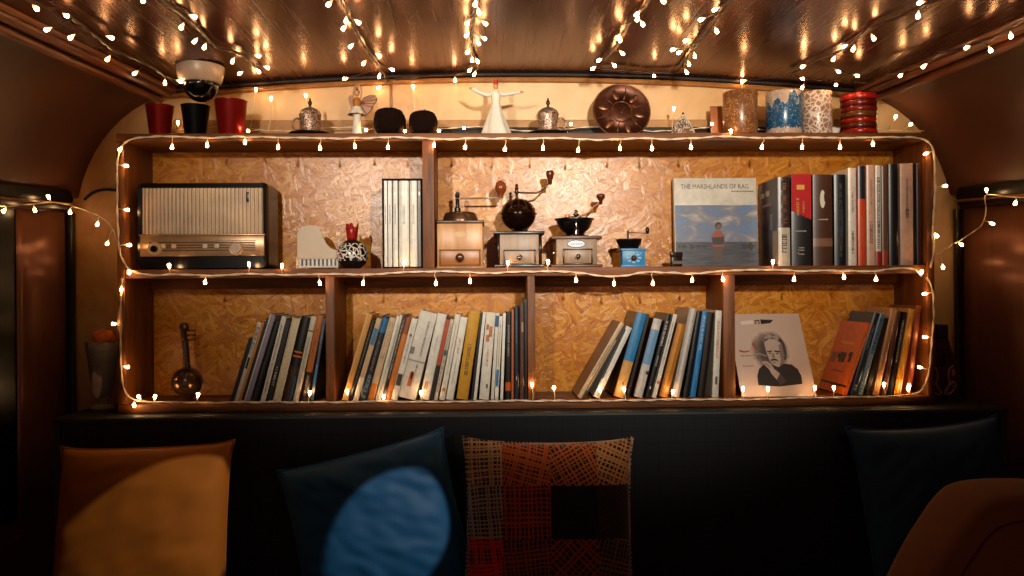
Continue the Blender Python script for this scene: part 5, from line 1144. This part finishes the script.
# ------------------------------------------------------------------ fairy lights
GLOW = emit('fairy_bulb_glow', (1.0, .56, .22), 62.0)
def tip():
    s = NT('fairy_bulb_cap'); n = s.noise(s.coord(), 300, 2)
    return s.fin(s.mix(n.outputs['Fac'], 'd8a878', 'e8c8a0'), .2, Transmission_Weight=.3, Emission_Color=(1, .45, .16, 1), Emission_Strength=1.6)
CAPM = tip()
WIRE_W = pm('f0d8ba', .35, 0, .2, 200, name='clear_cable'); WIRE_D = pm('3a1d0f', .4, 0, .25, 200, name='brown_cable')
m = MB()
m.lathe([(.0012, .0), (.0016, .002), (.0021, .005)], 10, mi=1)
m.lathe([(.0018, .0052), (.003, .0085), (.0039, .0115), (.0038, .0138), (.0027, .0158), (.0008, .0167)], 12, mi=0)
BULB = m.mesh('bulb', [GLOW, CAPM], True)
rb = random.Random(3)
def twist(path, r):
    pts = smoothpath(path, .007); a = []; b = []
    for i, p in enumerate(pts):
        d = (pts[min(i + 1, len(pts) - 1)] - pts[max(i - 1, 0)]).normalized(); n = d.orthogonal().normalized(); q = d.cross(n); t = i * .55
        o = (n * math.cos(t) + q * math.sin(t)) * r * .85
        j = Vector((noise.noise(p * 30), noise.noise(p * 30 + Vector((9, 0, 0))), noise.noise(p * 30 + Vector((0, 9, 0))))) * .002
        a.append(p + o + j); b.append(p - o + j)
    return pts, a, b
def fairy(label, paths, bulbs, wire, r=.0016, group='strings of fairy lights', lead=.55):
    """paths: lists of points; bulbs: 3-D places of the glowing tips"""
    o0 = Vector(paths[0][0]); g = thing('fairy_light_string', label, 'fairy lights', o0, (0, 0, 0), group)
    m = MB(); allp = []
    for p in paths:
        pts, a, b = twist([Vector(q) - o0 for q in p], r); m.tube(a, r, 5); m.tube(b, r, 5); allp += pts
    for q in bulbs:
        q = Vector(q) - o0
        near = min(allp, key=lambda p: (p - q).length)
        d = q - near
        if d.length < .012:
            d = Vector((rb.uniform(-.6, .6), -.5, rb.choice((-1, 1)) * .9)).normalized() * .02; base = near + d * .2; 
        else:
            base = q - d.normalized() * .013
            mid = near.lerp(base, .5) + Vector((rb.uniform(-.004, .004), rb.uniform(-.004, .004), 0))
            m.tube(smoothpath([near, mid, base], .006), .0011, 5)
        o = bpy.data.objects.new('bulb', BULB); COL.objects.link(o); o.parent = g; o.location = base
        o.rotation_mode = 'QUATERNION'; o.rotation_quaternion = Vector((0, 0, 1)).rotation_difference(d.normalized())
    m.build('wire', wire, g, True)
    return g
YF = -.007
def F(pts, y=YF): return [P(a, b, y) for a, b in pts]
# run round the upper bay
fairy('pale string of fairy lights running round the upper bay of the shelf',
  [F([(124, 262), (119, 250), (117.5, 220), (117, 180), (118, 158), (123, 145), (136, 138), (170, 136.5), (205, 138), (245, 136.5), (290, 137.5), (330, 138.5), (360, 138), (400, 137.5), (440, 139), (480, 138), (520, 139), (560, 138), (600, 140), (640, 138.5), (680, 139), (720, 136.5), (760, 138), (800, 137), (840, 138), (880, 137), (912, 137.5), (928, 142), (934, 155), (935, 190), (933, 225), (934, 250), (930, 268)]),
   F([(122, 258), (130, 270), (150, 275), (180, 274.5), (215, 275.5), (250, 274), (290, 275), (330, 274), (370, 274.5), (410, 272), (450, 271.5), (490, 273), (530, 271.5), (570, 272), (600, 275.5), (625, 275.5), (650, 272), (690, 273.5), (730, 270.5), (775, 270), (800, 271), (830, 270.5), (870, 271), (900, 268), (914, 269), (921, 277)])],
  F([(124, 146), (172, 148), (207, 146), (245, 143), (278, 148), (320, 149), (355, 147), (388, 148), (434, 146), (465, 148), (505, 150), (543, 149), (578, 151), (620, 149), (652, 149), (691, 148), (730, 137), (762, 148), (802, 148), (840, 148), (873, 145), (925, 154), (127, 166), (128, 210), (130, 245), (129, 268), (929, 233), (946, 186),
     (169, 265), (249, 263.5), (282, 265), (205, 283), (320, 284), (363, 284), (404, 262), (436, 284), (470, 282), (508, 262), (548, 261), (576, 281), (614, 284.5), (653, 284), (692, 281), (723, 280), (773, 261), (794, 280), (844, 278), (876, 280), (920, 281)]), WIRE_W)
# run round the lower bays
fairy('pale string of fairy lights running along the lower edge of the shelf',
  [F([(122, 278), (121, 300), (120.5, 330), (121, 360), (123, 385), (130, 398), (150, 402), (200, 403), (260, 402), (320, 402.5), (380, 401.5), (440, 402), (500, 401), (560, 401), (620, 400.5), (680, 399.5), (740, 399.5), (800, 398), (860, 397), (905, 395.5), (922, 390), (929, 370), (932, 340), (934, 310), (932, 288), (926, 278)])],
  F([(119, 285), (113, 324), (128, 367), (135, 398.5), (155, 396), (141, 401), (198, 394), (310, 392), (347, 391), (384, 396), (421, 392), (532, 384), (554, 387), (600, 389), (624, 388.5), (673, 391), (743, 388), (768, 388), (815, 387), (834, 387), (884, 384), (909, 385), (908, 388), (919, 367), (924, 337), (924, 294)]), WIRE_W)
# swags at the sides
def WL(px, py, off=.085):
    """point seen at a place of the photo, in front of the curved side walls"""
    d = ray(px, py); best = None; t = 1.0
    while t < 2.3:
        q = CAM + d * t
        if abs(q.x - XC) > interp(q.y, W_TAB) - off or q.y > .16: return q
        t += .004
    return CAM + d * t
fairy('short string of fairy lights drooping from the dark rail to the shelf by the glass',
  [[WL(a, b) for a, b in ((-14, 205), (10, 206), (30, 204), (48, 202), (62, 203), (76, 207))] + [P(90, 212, .12), P(104, 219, .09), P(112, 228, .05), P(117, 242, 0)]],
  [WL(50, 200), WL(35, 211), WL(70, 213), P(97, 225, .1), P(107, 244, .06), WL(8, 207)], WIRE_W, .0011)
fairy('short string of fairy lights from the shelf end to the dark rail by the flask',
  [[P(937, 254, 0), P(950, 246, .06), P(964, 238, .1), P(976, 230, .12), WL(983, 222), WL(986, 208), WL(985, 196), WL(995, 195), WL(1012, 197), WL(1036, 197)]],
  [WL(993, 224), WL(1015, 204), P(962, 245, .08), P(943, 268, .03), WL(988, 193)], WIRE_W, .0011)
# strands pinned under the ceiling
def CS(pts, off=.014): return [CE(a, b, off) for a, b in pts]
CB = .034
def strand(label, path, bulbs, off=.014, boff=CB): fairy(label, [CS(path, off)], [CE(a, b, boff) for a, b in bulbs], WIRE_D, .0022)
strand('dark corded fairy lights along the ceiling trim above the red pots', [(-20, -22), (20, -3), (42, 6), (63, 12), (89, 31), (112, 49), (130, 57), (150, 66), (165, 76), (178, 84)], [(37, 9), (46, 30), (70, 38), (112, 38), (107, 60), (134, 74), (165, 84), (181, 82), (67, 16)], .03, .05)
strand('dark corded fairy lights crossing the ceiling towards the black domed fixture', [(140, -14), (162, 0), (176, 11), (190, 20), (203, 34), (216, 47), (236, 52), (250, 62), (262, 71)], [(143, 1), (181, 28), (195, 17), (194, 42), (204, 48), (232, 62), (239, 74), (259, 56), (268, 68), (259, 72)])
strand('dark corded fairy lights crossing the ceiling towards the winged figurine', [(336, -10), (340, 0), (350, 20), (358, 36), (365, 48), (374, 61), (382, 71), (388, 82)], [(328, 5), (359, 23), (343, 29), (350, 47), (380, 56), (363, 64), (393, 70), (344, 79), (379, 77), (378, 88), (346, 22)])
strand('dark corded fairy lights crossing the ceiling above the white dervish', [(478, -10), (477, 2), (473, 14), (472, 28), (472, 50), (475, 60), (478, 67), (469, 71), (457, 74), (430, 76), (395, 78)], [(479, 13), (467, 24), (466, 36), (486, 24), (485, 39), (479, 44), (467, 53), (472, 61), (478, 62), (474, 75), (455, 81), (469, 71), (475, 5)])
strand('dark corded fairy lights crossing the ceiling above the copper plate', [(655, -12), (649, 0), (638, 14), (624, 30), (616, 44), (608, 56), (600, 65), (596, 69.5), (620, 71), (650, 73), (675, 72), (682, 66), (687, 58), (697, 44), (710, 28), (720, 14), (731, 2), (740, -10)], [(664, 2), (636, 15), (643, 25), (620, 41), (623, 54), (598, 61), (592, 69), (615, 66), (714, 10), (700, 20), (717, 32), (685, 41), (678, 53), (687, 73), (654, 76), (695, 57), (637, 20), (617, 38), (672, 50), (689, 65)])
strand('dark corded fairy lights sweeping over the ceiling above the red bangles', [(960, -12), (937, 0), (916, 8), (895, 18), (873, 27), (853, 43), (834, 54), (815, 61), (800, 69), (790, 74)], [(918, 17), (874, 39), (853, 50), (833, 60), (802, 67), (839, 72), (858, 76), (843, 47), (919, 3)])
strand('corded fairy lights along the ceiling edge and trim above the shelf end', [(789, 75), (812, 79), (840, 81.5), (866, 83), (876, 79), (888, 75), (907, 70), (926, 64), (942, 52), (955, 50), (967, 47), (980, 42), (992, 38), (1010, 28), (1026, 18), (1040, 8)], [(803, 79), (836, 85), (802, 88), (900, 76), (923, 67), (966, 48), (991, 51), (1011, 37), (742, 81)], .03, .05)
# lights lying along the top of the shelf, behind the ornaments
yt = .14
fairy('thin fairy light string lying along the wall behind the ornaments on top', [[P(x, 129 + 2 * math.sin(x * .05), yt) for x in range(150, 925, 18)]],
  [P(178, 122, yt), P(366, 130, .03), P(405, 131, .03), P(439, 131, .03), P(464, 128, .1), P(571, 124, .1), P(674, 108, .1), P(712, 124, .1), P(911, 124, .1), P(896, 116, .12), P(306, 95, .15), P(271, 98, .15), P(256, 89, .15), P(413, 86, .16), P(742, 81, .16), P(248, 131, .03)], WIRE_W, .0009)  # bulb high on the wall above the apples stands in for a reflected glow
# ------------------------------------------------------------------ lamps behind the camera and daylightless surroundings
def spot(name, loc, target, power, size, blend, color, radius=.03):
    l = bpy.data.lights.new(name, 'SPOT'); l.energy = power; l.spot_size = math.radians(size); l.spot_blend = blend; l.color = color; l.shadow_soft_size = radius
    o = bpy.data.objects.new(name, l); COL.objects.link(o); o.location = loc
    d = Vector(target) - Vector(loc); o.rotation_mode = 'QUATERNION'; o.rotation_quaternion = d.to_track_quat('-Z', 'Y'); return o
WARM = (1.0, .90, .74)
spot('reading_lamp', (-.62, -2.0, 1.76), P(392, 172, .1), 106, 44, 1.0, WARM)
spot('reading_lamp', (.42, -2.0, 1.77), P(622, 165, .1), 168, 51, 1.0, WARM)
spot('reading_lamp', (.55, -.95, 1.72), P(172, 530, -.3), 48, 10.0, .06, WARM, .008)
spot('reading_lamp', (.42, -1.22, 1.65), P(397, 526, -.28), 46, 9.6, .18, WARM, .008)
w = bpy.data.worlds.new('dim_interior'); SC.world = w; w.use_nodes = True
w.node_tree.nodes['Background'].inputs[0].default_value = (1.0, .54, .38, 1); w.node_tree.nodes['Background'].inputs[1].default_value = .14
